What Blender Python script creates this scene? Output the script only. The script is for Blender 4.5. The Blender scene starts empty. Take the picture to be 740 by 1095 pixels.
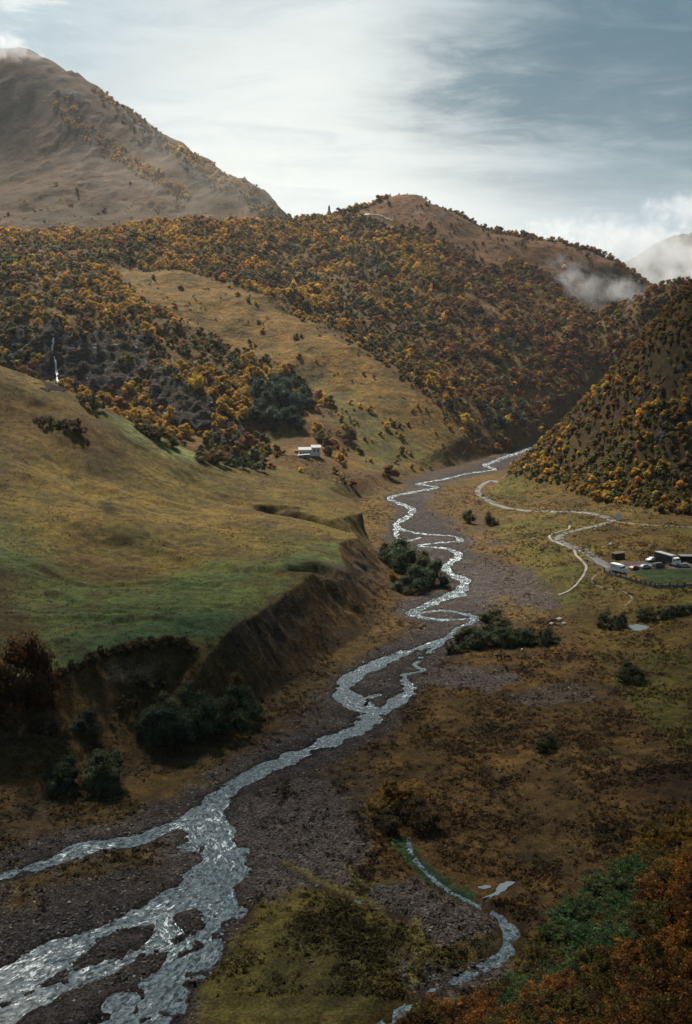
import bpy, bmesh, math, random, os
import numpy as np
from mathutils import Vector, Matrix
random.seed(7); rng = np.random.default_rng(7)
R = math.radians
S = bpy.context.scene
COL = S.collection

# ------------------------------------------------------------------ camera
F = 1065.0; CX, CY = 370.0, 547.5; PITCH = math.atan(182.5/F); CAMZ = 90.0
cp, sp = math.cos(PITCH), math.sin(PITCH)
cam_d = bpy.data.cameras.new('camera'); cam = bpy.data.objects.new('camera', cam_d); COL.objects.link(cam)
cam.location = (0, 0, CAMZ); cam.rotation_euler = (math.pi/2 - PITCH, 0, 0)
cam_d.sensor_fit = 'VERTICAL'; cam_d.sensor_height = 36.0; cam_d.lens = 36.0*F/1095.0
cam_d.clip_start = 0.5; cam_d.clip_end = 30000
S.camera = cam

def ray(px, py):
    u, v = px-CX, CY-py
    d = np.array([u, F*cp + v*sp, -F*sp + v*cp]); return d
def D(px, py, Y):                      # world point seen at a pixel, at depth Y
    d = ray(px, py); p = d*(Y/d[1]); return (p[0], Y, CAMZ+p[2])
def G(px, py, z=0.0):                  # world point seen at a pixel, at height z
    d = ray(px, py); t = (z-CAMZ)/d[2]; return (d[0]*t, d[1]*t, z)
def proj(P):
    P = np.asarray(P, float); q = P - np.array([0, 0, CAMZ])
    dep = q[..., 1]*cp - q[..., 2]*sp; up = q[..., 1]*sp + q[..., 2]*cp
    return CX + F*q[..., 0]/dep, CY - F*up/dep, dep

# ------------------------------------------------------------------ noise
_perm = np.random.default_rng(3).permutation(1024).astype(np.int64)
_ang = np.random.default_rng(4).random(1024)*2*np.pi
_gx, _gy = np.cos(_ang), np.sin(_ang)
def pn(x, y):
    xi = np.floor(x).astype(np.int64); yi = np.floor(y).astype(np.int64)
    xf = x-xi; yf = y-yi
    u = xf*xf*xf*(xf*(xf*6-15)+10); v = yf*yf*yf*(yf*(yf*6-15)+10)
    def g(ix, iy, dx, dy):
        h = _perm[(_perm[ix & 1023] + iy) & 1023]; return _gx[h]*dx + _gy[h]*dy
    a = g(xi, yi, xf, yf); b = g(xi+1, yi, xf-1, yf); c = g(xi, yi+1, xf, yf-1); d = g(xi+1, yi+1, xf-1, yf-1)
    return ((a+(b-a)*u) + ((c+(d-c)*u)-(a+(b-a)*u))*v)*1.5
def fbm(x, y, s, o=4, seed=0, gain=.5):
    r = 0; a = 1; t = 0; f = 1.0/s
    for i in range(o):
        r = r + a*pn(x*f+seed*17.3+i*5.1, y*f+seed*9.7+i*3.3); t += a; a *= gain; f *= 2.03
    return r/t
def sst(a, b, x):
    t = np.clip((x-a)/(b-a), 0, 1); return t*t*(3-2*t)

# ------------------------------------------------------------------ polygon helpers in world XY
def inpoly(x, y, P):
    P = np.asarray(P)[:, :2]; ins = np.zeros(x.shape, bool); n = len(P)
    for i in range(n):
        x0, y0 = P[i]; x1, y1 = P[(i+1) % n]
        if y0 == y1: continue
        c = (y0 > y) != (y1 > y)
        ins ^= c & (x < (x1-x0)*(y-y0)/(y1-y0)+x0)
    return ins
def dist_line(x, y, P, W=None, closed=False):
    """distance to a polyline; also arclength and (if W) interpolated width"""
    P = np.asarray(P, float)[:, :2]; n = len(P)
    best = np.full(x.shape, 1e9); s_at = np.zeros(x.shape); w_at = np.zeros(x.shape); side = np.zeros(x.shape)
    s0 = 0.0
    for i in range(n if closed else n-1):
        a = P[i]; b = P[(i+1) % n]; e = b-a; L2 = e@e
        if L2 < 1e-9: continue
        t = np.clip(((x-a[0])*e[0] + (y-a[1])*e[1])/L2, 0, 1)
        dx = x-a[0]-t*e[0]; dy = y-a[1]-t*e[1]; d = np.sqrt(dx*dx+dy*dy)
        m = d < best; best = np.where(m, d, best); L = math.sqrt(L2)
        s_at = np.where(m, s0+t*L, s_at)
        side = np.where(m, np.sign(e[0]*dy-e[1]*dx)*d, side)
        if W is not None: w_at = np.where(m, W[i]+(W[(i+1) % n]-W[i])*t, w_at)
        s0 += L
    return best, s_at, w_at, side
def sdist(x, y, P):                    # + outside, - inside
    d = dist_line(x, y, P, closed=True)[0]; return np.where(inpoly(x, y, P), -d, d)
def smooth_line(P, n=6):               # Catmull-Rom through the points
    P = np.asarray(P, float); Q = []
    for i in range(len(P)-1):
        p0 = P[max(i-1, 0)]; p1 = P[i]; p2 = P[i+1]; p3 = P[min(i+2, len(P)-1)]
        for k in range(n):
            t = k/n
            Q.append(.5*((2*p1)+(-p0+p2)*t+(2*p0-5*p1+4*p2-p3)*t*t+(-p0+3*p1-3*p2+p3)*t**3))
    Q.append(P[-1]); return np.array(Q)

# ------------------------------------------------------------------ terrain control points
C = []
def g(*a):
    for px, py, z in a: C.append(G(px, py, z))
def d(*a, back=None):
    for px, py, Y in a:
        p = D(px, py, Y); C.append(p)
        if back: C.append((p[0]*(1+back[0]/Y), Y+back[0], p[2]-back[1]))
# floor samples
g((100, 1000, 0), (0, 1095, 0), (250, 1000, 0), (330, 880, 0), (400, 760, 0), (330, 800, 0), (440, 650, 0), (470, 560, 0), (460, 520, 0), (520, 495, 0), (570, 480, 0), (-200, 1000, 0), (600, 472, 0), (180, 880, 0), (400, 1000, .3), (470, 940, .4), (640, 468, 1))
# plain on the right bank
g((480, 720, .8), (560, 760, 1.6), (680, 780, 3.2), (760, 760, 4), (740, 690, 5), (740, 640, 5.5), (690, 616, 6), (650, 605, 6), (600, 600, 4), (560, 570, 3), (560, 640, 1), (600, 655, 2), (740, 590, 6.5), (640, 575, 6), (760, 850, 7), (640, 880, 3), (480, 860, .8), (560, 940, 1.2), (520, 900, .9), (590, 545, 5), (540, 525, 3), (650, 556, 6.5), (740, 564, 8), (900, 620, 8), (900, 760, 12), (510, 540, 1.5), (350, 1000, .8), (280, 1060, .8), (420, 1050, .8))
# hillside under the viewpoint
for x, y, z in [(0, 0, 86), (0, 30, 58), (0, 60, 28), (0, 90, 5), (0, 110, .3), (0, 125, .3), (20, 118, .5), (30, 128, .5), (-60, 0, 70), (-60, 60, 12), (-50, 100, .3), (-30, 115, .3), (60, 0, 96), (90, 60, 70), (120, 110, 42), (150, 160, 26), (-120, 40, 10), (-100, -40, 85), (0, -40, 110), (100, -40, 125), (-130, 100, 2), (200, 60, 90), (220, 200, 30), (260, 300, 22)]: C.append((x, y, z))
g((470, 1080, .5), (520, 1060, .8), (560, 1030, .8), (590, 1000, 1), (640, 960, 1.5), (700, 915, 2.5), (450, 1110, .5))
d((740, 1095, 72), (650, 1095, 90), (560, 1095, 110), (740, 1000, 86), (740, 940, 105), (680, 1000, 103))
# left terrace
g((60, 722, 16), (130, 702, 16.5), (205, 696, 17), (255, 665, 17), (300, 635, 17), (350, 607, 17), (380, 580, 16.5), (340, 565, 17), (300, 560, 17.5), (330, 530, 17), (370, 527, 14), (250, 600, 17), (200, 640, 17), (150, 600, 18), (100, 650, 17), (60, 600, 20), (200, 560, 20), (120, 560, 24), (0, 640, 19), (0, 600, 24), (-150, 640, 32), (-150, 720, 24), (-60, 720, 18))
d((0, 500, 400), (60, 500, 420), (130, 500, 440), (220, 515, 470), (300, 515, 520), (0, 450, 440), (80, 450, 455), (-150, 420, 440), (-150, 520, 380))
d((0, 396, 480), (60, 415, 490), (130, 448, 505), (180, 472, 520), (220, 490, 540), (-100, 370, 470), back=(70, 26))
g((285, 503, 18), (250, 499, 19))
g((0, 890, 1), (0, 830, 7), (0, 765, 12), (80, 800, 7), (140, 760, 9), (-150, 900, 3), (-150, 800, 14), (60, 850, 2.5))
# massif foot
g((560, 481, 1), (520, 490, 2), (470, 499, 3), (430, 506, 4), (400, 511, 6), (365, 510, 10), (340, 497, 15), (328, 483, 20), (300, 490, 20))
d((328, 450, 705), (400, 450, 735), (370, 480, 680), (460, 470, 735), (260, 470, 680), (280, 420, 770))
# grassy spur
d((130, 285, 1060), (230, 300, 1000), (280, 320, 950), (330, 345, 900), (380, 376, 850), (430, 410, 810), (470, 442, 780), (500, 468, 770), (300, 380, 840), (360, 420, 780))
# gully and crags behind the terrace
for px, Y, z in [(0, 620, 52), (60, 615, 45), (130, 620, 30), (200, 625, 22)]:
    C.append(((px-370)/F*Y, Y, z))
d((130, 410, 740), (130, 370, 790), (130, 330, 900), (190, 440, 700), (190, 400, 740), (190, 350, 850), (240, 440, 700), (250, 370, 860), (58, 412, 720), (58, 360, 752), (58, 330, 820), (0, 330, 820), (0, 380, 740), (0, 285, 1000), (60, 280, 1020), (-150, 330, 800), (-150, 280, 1000))
# forested face
d((100, 250, 1300), (0, 250, 1250), (200, 240, 1250), (250, 270, 1150), (300, 305, 1080), (380, 325, 1030), (450, 385, 930), (520, 425, 880), (560, 458, 865), (600, 335, 1150), (650, 335, 1180), (690, 345, 1150), (600, 410, 980), (540, 300, 1230), (480, 300, 1150), (450, 252, 1280), (500, 350, 1030), (330, 270, 1220), (400, 265, 1230))
d((318, 238, 1380), (350, 235, 1380), (390, 228, 1340), (405, 217, 1380), (430, 210, 1400), (460, 216, 1400), (500, 236, 1380), (530, 247, 1370), (560, 257, 1350), (620, 270, 1350), (650, 280, 1350), (675, 297, 1360), back=(220, 90))
d((700, 309, 1060), (730, 307, 1040), (780, 309, 1020), (690, 318, 1080), back=(160, 70))
# tall mountain on the left
d((45, 62, 2000), (0, 56, 2010), (-150, 40, 2000), (110, 98, 1900), (155, 128, 1830), (200, 155, 1750), (240, 185, 1650), (290, 216, 1560), back=(300, 200))
d((100, 170, 1700), (50, 200, 1550), (150, 220, 1480), (0, 150, 1780), (200, 200, 1540), (250, 232, 1440), (-150, 250, 1350), (-150, 150, 1750), (180, 165, 1690))
# slope on the right
d((740, 331, 560), (690, 374, 580), (655, 406, 595), (620, 436, 612), (590, 463, 630), (565, 490, 645), back=(120, 45))
d((740, 440, 515), (680, 470, 528), (620, 505, 556), (850, 210, 600), (850, 400, 520), (900, 540, 460), (1000, 300, 540), (740, 520, 485), (660, 530, 505))
for x, y, z in [(300, 900, 30), (450, 900, 120), (250, 1000, 40), (600, 1200, 200), (600, 800, 180), (900, 1200, 260), (-1200, 2300, 500), (-1200, 1200, 330), (-600, 700, 110), (-700, 1000, 220), (0, 2300, 100), (800, 2300, 150), (-400, 500, 110), (-400, 250, 60), (-300, 80, 50), (-250, 130, 12), (500, 500, 190), (420, 350, 70), (1500, 2300, 300), (-100, 2600, 60), (-1500, 1800, 600)]: C.append((x, y, z))
C = np.array(C)
# thin-plate spline through the control points
def tps_fit(P, lam):
    sc = 500.0; X = P[:, :2]/sc; n = len(X)
    r2 = ((X[:, None]-X[None])**2).sum(-1); K = .5*r2*np.log(r2+1e-12)
    A = np.zeros((n+3, n+3)); A[:n, :n] = K + lam*np.eye(n); A[:n, n] = 1; A[:n, n+1:] = X; A[n:, :n] = A[:n, n:].T
    b = np.zeros(n+3); b[:n] = P[:, 2]; return X, np.linalg.solve(A, b), sc
def tps_eval(m, x, y):
    X, w, sc = m; out = np.empty(x.size); xf = x.ravel()/sc; yf = y.ravel()/sc; n = len(X)
    for i in range(0, x.size, 20000):
        a = xf[i:i+20000, None]-X[None, :, 0]; b = yf[i:i+20000, None]-X[None, :, 1]; r2 = a*a+b*b
        out[i:i+20000] = (.5*r2*np.log(r2+1e-12))@w[:n] + w[n] + xf[i:i+20000]*w[n+1] + yf[i:i+20000]*w[n+2]
    return out.reshape(x.shape)
TP = tps_fit(C, 2e-4)

# ------------------------------------------------------------------ grid
ys = [-40.0]
while ys[-1] < 2600:
    y = ys[-1]; st = 2.0 if y < 60 else (.65 if y < 330 else (.65+(y-330)*.0016 if y < 900 else 1.6+(y-900)*.004)); ys.append(y+st)
ys = np.array(ys); NX = 820; sx = np.linspace(-1, 1, NX)
sx = np.sign(sx)*(0.55*np.abs(sx)+0.45*np.abs(sx)**3)
def half(y): return 110+.66*np.maximum(y, 0)
GX = sx[None, :]*half(ys)[:, None]; GY = np.repeat(ys[:, None], NX, 1)
# spline evaluated on a coarser lattice and interpolated
def resample(Zc, ri, ci):
    r = np.interp(np.arange(len(ys)), ri, np.arange(len(ri))); c = np.interp(np.arange(NX), ci, np.arange(len(ci)))
    r0 = np.clip(np.floor(r).astype(int), 0, len(ri)-2); c0 = np.clip(np.floor(c).astype(int), 0, len(ci)-2)
    fr = (r-r0)[:, None]; fc = (c-c0)[None]
    A = Zc[r0][:, c0]; B = Zc[r0][:, c0+1]; E = Zc[r0+1][:, c0]; H_ = Zc[r0+1][:, c0+1]
    return (A*(1-fc)+B*fc)*(1-fr)+(E*(1-fc)+H_*fc)*fr
ri = np.unique(np.r_[np.arange(0, len(ys), 4), len(ys)-1]); ci = np.unique(np.r_[np.arange(0, NX, 4), NX-1])
Z = resample(tps_eval(TP, GX[np.ix_(ri, ci)], GY[np.ix_(ri, ci)]), ri, ci)

# flat river corridor (pixel outline of the foot of the banks, taken to the valley floor)
FLOOR = [G(*p) for p in [(-500, 960), (-150, 918), (0, 882), (60, 862), (120, 838), (200, 806), (250, 778), (285, 748), (325, 720), (370, 690), (412, 664), (432, 648), (428, 625), (412, 600), (398, 582), (384, 564), (376, 548), (388, 534), (430, 516), (470, 503), (520, 491), (556, 481), (575, 474), (640, 462), (700, 462),
     (640, 475), (590, 486), (560, 500), (530, 515), (506, 530), (510, 550), (520, 575), (545, 600), (575, 630), (590, 645), (560, 662), (500, 690), (455, 715), (420, 760), (400, 800), (385, 840), (380, 880), (360, 920), (300, 945), (255, 970), (235, 1010), (215, 1060), (190, 1110), (150, 1180), (-500, 1250)]]
fd = sdist(GX, GY, FLOOR)
k_ = 23
WEST = np.array([p[:2] for p in FLOOR[:k_]]+[(160, 900), (-3000, 900), (-3000, 100)])
leftbank = inpoly(GX, GY, WEST) & (GY < 560)
Z = np.maximum(Z, .7+.5*fbm(GX, GY, 40, 3, 4))
# the meadow ends in a scarp: straight slope between its lip and the foot of the bank
LIP = np.array([G(-400, 760, 18), G(-150, 745, 17), G(0, 735, 16), G(60, 722, 16), G(95, 708, 16.5), G(130, 700, 16.5), G(170, 694, 17), G(204, 694, 17), G(212, 705, 17), G(255, 667, 17), G(300, 637, 17), G(330, 618, 17), G(352, 606, 17), G(372, 603, 16.5), G(362, 582, 16.5), G(384, 574, 16.5), G(372, 560, 16.5), G(352, 548, 17), G(388, 540, 15), G(372, 528, 13), (-30, 560), (-400, 560)], dtype=object)
LIP = np.array([[float(p[0]), float(p[1])] for p in LIP])
fd_n = fd + 1.6*fbm(GX, GY, 16, 4, 5)*sst(0, 6, fd)
near_l = (GY < 560) & (GX < 120)
de = np.full(GX.shape, 1e3); de[near_l] = sdist(GX[near_l], GY[near_l], LIP)
de = de + .9*fbm(GX, GY, 9, 4, 6)
tr = np.where(de <= 0, 1, np.clip(fd_n, 0, None)/(np.clip(fd_n, 0, None)+np.clip(de, 0, None)+1e-6)); tr = np.where(fd_n < 0, 0, tr)
Zt = Z*(tr*.85+.15*tr*tr)
Zb = np.where(leftbank & near_l, Zt, Z*sst(-1, 14, fd))
wl = sst(480, 540, GY); Zb = np.where(near_l & leftbank, Zt*(1-wl)+Z*sst(-1, 14, fd)*wl, Zb)
Z = np.where(fd < 0, 0, Zb)

# river channels: pixel centre lines with widths in pixels
def chan(pts, wpx): 
    W = smooth_line(np.array([G(x, y)[:2] for x, y in pts]), 6)
    w = []
    for (x, y), a in zip(pts, wpx):
        dep = proj(np.array(G(x, y)))[2]; w.append(a*dep/F*.5)
    w = np.interp(np.linspace(0, len(pts)-1, len(W)), np.arange(len(pts)), w); return W, w
CH = [
 chan([(600, 468), (570, 478), (545, 487), (520, 497), (528, 502), (500, 506), (470, 513), (448, 517), (466, 521), (430, 528), (417, 533), (440, 543), (436, 552), (425, 558), (428, 565), (450, 570), (485, 573), (490, 578), (466, 580), (448, 583), (478, 586), (490, 594), (478, 604), (480, 612), (496, 620), (492, 633), (470, 640), (450, 650), (442, 656), (470, 662), (512, 660)], [8, 8, 8, 8, 7, 6, 6, 8, 8, 7, 8, 8, 8, 7, 7, 7, 6, 6, 6, 6, 7, 9, 9, 10, 12, 14, 14, 14, 12, 9, 7]),
 chan([(425, 558), (424, 572), (432, 578), (450, 574)], [6, 6, 5, 5]),
 chan([(448, 655), (475, 652), (505, 658), (508, 662), (490, 672), (475, 684), (440, 695), (405, 708), (380, 722), (366, 740), (385, 752), (400, 762), (380, 778), (345, 795), (300, 815), (262, 832), (235, 850), (215, 872)], [10, 8, 8, 9, 12, 14, 16, 18, 20, 24, 26, 24, 24, 24, 24, 24, 26, 34]),
 chan([(480, 680), (445, 708), (452, 716), (432, 722), (438, 738), (425, 748), (408, 760), (390, 765)], [5, 7, 9, 10, 14, 18, 20, 20]),
 chan([(405, 708), (372, 728), (380, 745), (405, 742)], [10, 14, 14, 8]),
 chan([(222, 868), (180, 884), (140, 898), (95, 906), (60, 918), (10, 934), (-60, 952), (-200, 990)], [30, 20, 20, 26, 22, 18, 18, 18]),
 chan([(218, 872), (228, 905), (224, 940), (196, 962), (160, 978), (115, 992), (70, 1012), (20, 1038), (-60, 1075), (-200, 1140)], [44, 54, 56, 50, 36, 30, 36, 60, 100, 110]),
 chan([(205, 955), (175, 975), (178, 1000), (150, 1018), (110, 1035), (60, 1060), (10, 1085), (-80, 1130)], [38, 32, 34, 28, 22, 26, 44, 70]),
 chan([(232, 940), (236, 970), (222, 1000), (195, 1030), (165, 1060), (130, 1090), (90, 1130)], [26, 40, 46, 50, 56, 66, 90]),
 chan([(222, 1005), (200, 1040), (180, 1070), (150, 1110)], [10, 26, 34, 40]),
]
CR = [  # spring creek on the right
 chan([(437, 895), (440, 912), (455, 930), (478, 950), (505, 964), (528, 976), (545, 992), (548, 1008), (535, 1024), (505, 1040), (470, 1055), (440, 1072), (405, 1098), (360, 1130)], [5, 7, 8, 6, 7, 9, 15, 20, 18, 14, 13, 12, 15, 18]),
 chan([(300, 922), (330, 940), (375, 960), (410, 972), (440, 985)], [2, 2, 3, 2, 1]),
 chan([(262, 972), (256, 985)], [5, 4]),
]
wat = np.full(GX.shape, 1e9)            # signed distance to the water line
Fs = np.zeros(GX.shape); Fd = np.zeros(GX.shape)
near = GY < 1000
def carve(chans, deep, lip, jig):
    global Z, wat
    for k, (P, W) in enumerate(chans):
        x0, y0 = P.min(0)-30; x1, y1 = P.max(0)+30
        m = (GX > x0) & (GX < x1) & (GY > y0) & (GY < y1)
        if not m.any(): continue
        x, y = GX[m], GY[m]
        dd, s, w, sd = dist_line(x, y, P, W)
        dd = dd + jig*w*fbm(x, y, 9, 3, 11) + .35*jig*fbm(x, y, 2.2, 2, 12)
        q = dd-w
        up = q < wat[m]; fs = Fs[m]; fs[up] = s[up]+k*200; Fs[m] = fs; f2 = Fd[m]; f2[up] = sd[up]; Fd[m] = f2
        wat[m] = np.minimum(wat[m], q)
        prof = np.where(q < 0, -.25-deep*sst(0, 1.5, -q), -.25)
        t = sst(0, lip, q)
        z = Z[m]; Z[m] = np.minimum(z, prof*(1-t)+z*t)
carve(CH, .45, 2.5, 1.15)
carve(CR, .3, 3.5, .8)

# dips and small banks on the terrace
def gully(pts, w, depth, z):
    global Z
    P = smooth_line(np.array([G(x, y, z)[:2] for x, y in pts]), 5)
    dd, s, _, _ = dist_line(GX, GY, P)
    dd = dd + 2*fbm(GX, GY, 14, 3, 21)
    Z = Z - depth*(1-sst(.15*w, w, dd))*(Z > 6)
gully([(288, 549), (320, 552), (350, 556), (384, 566)], 9, 7, 15)
gully([(130, 590), (180, 596), (215, 604), (255, 610), (290, 614)], 7, 2.0, 17.5)
gully([(320, 612), (350, 606)], 6, 3.5, 17)
gully([(60, 640), (110, 655), (205, 658), (240, 650)], 4, .9, 17)
gully([(30, 677), (100, 672), (200, 678)], 4, .8, 17)
gully([(60, 705), (130, 672), (200, 668)], 3, .4, 17)
gully([(0, 560), (60, 575), (120, 588)], 4, .9, 20)
gully([(20, 620), (90, 628), (160, 622), (230, 628)], 3, .8, 17.5)
gully([(90, 660), (150, 664), (215, 662)], 3, .8, 17)
gully([(200, 530), (260, 540), (320, 538)], 4, 1.4, 18)
gully([(40, 520), (110, 548), (200, 566)], 5, 1.2, 24)
gully([(0, 455), (60, 485), (110, 520), (170, 545), (300, 560)], 9, 1.2, 22)

# relief noise
slopey = sst(4, 40, Z)*sst(0, 40, fd)
far = sst(560, 760, GY)
Z = Z + slopey*far*(9*fbm(GX, GY, 120, 5, 1, .52)) + slopey*far*sst(1150, 1500, GY)*10*fbm(GX, GY, 260, 4, 2)
rid = 1-np.abs(fbm(GX, GY, 95, 3, 3))*2
Z = Z + slopey*far*sst(20, 140, Z)*6*(rid-.6)
Z = Z + sst(3, 12, Z)*(1-far)*(1.3*fbm(GX, GY, 45, 4, 6) + sst(15, 22, Z)*(2.6*fbm(GX, GY*1.5, 75, 3, 61) + 1.0*(1-2*np.abs(fbm(GX, GY*2, 38, 3, 62))))) + sst(0, 15, fd)*.5*fbm(GX, GY, 14, 4, 7)*sst(0, 4, wat)
bank = sst(.05, .5, tr)*(1-sst(.75, 1.0, tr))*leftbank*(fd > 0)*(GY > 150)     # scarp face
ls = np.zeros(GX.shape); ls[near_l] = dist_line(GX[near_l], GY[near_l], LIP[1:-2])[1]
rib = 1-2*np.abs(pn(ls/7.0, GX*0+3.3)+.5*pn(ls/2.9, fd/30))
Z = Z + bank*(2.2*fbm(GX, GY, 11, 4, 8) + 1.0*(rib-.4)*sst(-.3, .3, fbm(GX, GY, 25, 2, 81)))
dry = sst(0, 5, wat)
Z = Z + dry*(.22*fbm(GX, GY, 18, 4, 9)+.10)*(1-sst(0, 10, fd)) + sst(0, 2, wat)*.10*fbm(GX, GY, 2.2, 3, 10)
bars = (wat < 0) & (wat > -6)
br_ = .75*fbm(GX, GY, 3.0, 4, 13)+.55*fbm(GX, GY, 9, 3, 14); edge_w = sst(3, 30, GX+72+.20*(GY-131)*-1)*0
sh0 = np.array([G(215, 1005)[:2], G(165, 1060)[:2], G(110, 1095)[:2]]); shal = np.exp(-(dist_line(GX, GY, sh0)[0]/6.0)**2)
Z = np.where(bars & (GX >= 4) & (GY < 300), Z + .45*sst(.02, .45, br_), Z)
Z = np.where(bars & (GX < 4), Z + (.50*sst(.08, .55, br_+.10*shal)*sst(-4.5, -.1, wat) + .66*shal*sst(-.02, .35, br_))*(GY < 300), Z)

Z = np.where(wat > .25, np.maximum(Z, -.12), Z)
# puddles on the right-hand plain: pixel outline and water level
def hgt(x, y):
    x = np.asarray(x, float); y = np.asarray(y, float)
    r = np.interp(y, ys, np.arange(len(ys))); h = half(y); c = np.interp(np.clip(x/h, -1, 1), sx, np.arange(NX))
    r0 = np.clip(r.astype(int), 0, len(ys)-2); c0 = np.clip(c.astype(int), 0, NX-2); fr = r-r0; fc = c-c0
    return (Z[r0, c0]*(1-fc)+Z[r0, c0+1]*fc)*(1-fr)+(Z[r0+1, c0]*(1-fc)+Z[r0+1, c0+1]*fc)*fr
def hit(px, py, ymin=40.0, ymax=2550.0):
    dv = ray(px, py); dv = dv/dv[1]
    Y = np.arange(ymin, ymax, .5); zz = CAMZ+dv[2]*Y; h = hgt(dv[0]*Y, Y)
    k = np.argmax(h >= zz)
    if h[k] < zz[k]: k = len(Y)-1
    return np.array([dv[0]*Y[k], Y[k], h[k]])
PUD = []
for pts in [[(521, 957), (530, 952), (534, 945), (543, 941), (551, 940), (545, 945), (536, 952), (527, 958)],
            [(512, 948), (520, 946), (524, 949), (517, 951)],
            [(673, 669), (682, 667), (692, 668), (690, 671), (681, 673), (674, 672)],
            [(410, 869), (418, 868), (420, 871), (413, 873)]]:
    P = np.array([hit(*p) for p in pts]); lv = P[:, 2].min()-.05
    P[:, 2] = lv; dd = sdist(GX, GY, P)
    Z = np.where(dd < 6, np.where(dd < .3, np.minimum(Z, lv-.25), np.minimum(Z, Z*sst(.3, 6, dd)+(lv+.02)*(1-sst(.3, 6, dd)))), Z)
    PUD.append((P, lv))
#__PART2__
# ------------------------------------------------------------------ mesh helpers
def mesh_np(name, co, f):
    me = bpy.data.meshes.new(name); nv, nf = len(co), len(f); k = f.shape[1]
    me.vertices.add(nv); me.vertices.foreach_set('co', np.ascontiguousarray(co, np.float32).ravel())
    me.loops.add(nf*k); me.loops.foreach_set('vertex_index', np.ascontiguousarray(f, np.int32).ravel())
    me.polygons.add(nf); me.polygons.foreach_set('loop_start', np.arange(0, nf*k, k, dtype=np.int32))
    me.update(calc_edges=True); return me
def grid_mesh(name, X, Y, Zz, mask=None):
    n, m = X.shape; idx = np.arange(n*m).reshape(n, m)
    f = np.stack([idx[:-1, :-1], idx[:-1, 1:], idx[1:, 1:], idx[1:, :-1]], -1).reshape(-1, 4)
    co = np.stack([X, Y, Zz], -1).reshape(-1, 3); keep = np.arange(n*m)
    if mask is not None:
        f = f[mask.ravel()[f].any(1)]; keep = np.unique(f); re = np.zeros(n*m, int); re[keep] = np.arange(len(keep)); f = re[f]; co = co[keep]
    return mesh_np(name, co, f), keep
def vcol(me, name, A):
    A = np.asarray(A, np.float32)
    if A.shape[1] == 3: A = np.c_[A, np.ones(len(A), np.float32)]
    at = me.color_attributes.new(name, 'FLOAT_COLOR', 'POINT'); at.data.foreach_set('color', np.ascontiguousarray(A, np.float32).ravel())
def smooth(me): me.polygons.foreach_set('use_smooth', np.ones(len(me.polygons), bool))
def link(name, me, mat=None, parent=None):
    o = bpy.data.objects.new(name, me); COL.objects.link(o)
    if mat and me is not None and len(me.materials) == 0: me.materials.append(mat)
    if parent: o.parent = parent
    return o
def tag(o, label=None, cat=None, group=None, kind=None):
    if label: o['label'] = label
    if cat: o['category'] = cat
    if group: o['group'] = group
    if kind: o['kind'] = kind
    return o

# ------------------------------------------------------------------ materials
class NT:
    def __init__(s, name):
        s.m = bpy.data.materials.new(name); s.m.use_nodes = True; s.t = s.m.node_tree; s.t.nodes.clear()
        s.out = s.n('ShaderNodeOutputMaterial')
    def n(s, ty, **kw):
        x = s.t.nodes.new(ty)
        for k, v in kw.items(): setattr(x, k, v)
        return x
    def l(s, a, b): s.t.links.new(a, b)
    def val(s, sock, v):
        if hasattr(v, 'is_output') or isinstance(v, bpy.types.NodeSocket): s.l(v, sock)
        else: sock.default_value = v
    def math(s, op, a, b=0.5, c=None, clamp=False):
        x = s.n('ShaderNodeMath', operation=op, use_clamp=clamp); s.val(x.inputs[0], a); s.val(x.inputs[1], b)
        if c is not None: s.val(x.inputs[2], c)
        return x.outputs[0]
    def mix(s, fac, a, b, mode='MIX'):
        x = s.n('ShaderNodeMix', data_type='RGBA', blend_type=mode); x.clamp_factor = True
        s.val(x.inputs[0], fac)
        for q, v in ((6, a), (7, b)):
            if isinstance(v, (tuple, list)): v = tuple(v)+(1,) if len(v) == 3 else v
            s.val(x.inputs[q], v)
        return x.outputs[2]
    def noise(s, vec, scale, detail=3, rough=.55, dist=0):
        x = s.n('ShaderNodeTexNoise'); s.l(vec, x.inputs['Vector']); x.inputs['Scale'].default_value = scale; x.inputs['Detail'].default_value = detail; x.inputs['Roughness'].default_value = rough; x.inputs['Distortion'].default_value = dist
        return x.outputs['Fac']
    def voro(s, vec, scale, feat='F1'):
        x = s.n('ShaderNodeTexVoronoi', feature=feat); s.l(vec, x.inputs['Vector']); x.inputs['Scale'].default_value = scale; return x
    def ramp(s, f, a, b, lo=0., hi=1.):
        x = s.n('ShaderNodeMapRange'); x.interpolation_type = 'SMOOTHSTEP'; s.l(f, x.inputs[0]); x.inputs[1].default_value = a; x.inputs[2].default_value = b; x.inputs[3].default_value = lo; x.inputs[4].default_value = hi; return x.outputs[0]
    def attr(s, name):
        x = s.n('ShaderNodeAttribute'); x.attribute_name = name; return x
    def bsdf(s, col, rough=.9, spec=.2, bump=None, bstr=.5, bdist=.2, metal=0):
        b = s.n('ShaderNodeBsdfPrincipled')
        if isinstance(col, (tuple, list)): col = tuple(col)+(1,)
        s.val(b.inputs['Base Color'], col); s.val(b.inputs['Roughness'], rough); s.val(b.inputs['Specular IOR Level'], spec); b.inputs['Metallic'].default_value = metal
        if bump is not None:
            u = s.n('ShaderNodeBump'); u.inputs['Strength'].default_value = bstr; u.inputs['Distance'].default_value = bdist; s.l(bump, u.inputs['Height']); s.l(u.outputs[0], b.inputs['Normal'])
        s.l(b.outputs[0], s.out.inputs[0]); return b
def vscale(c, f): return tuple(min(1, x*f) for x in c)
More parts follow.
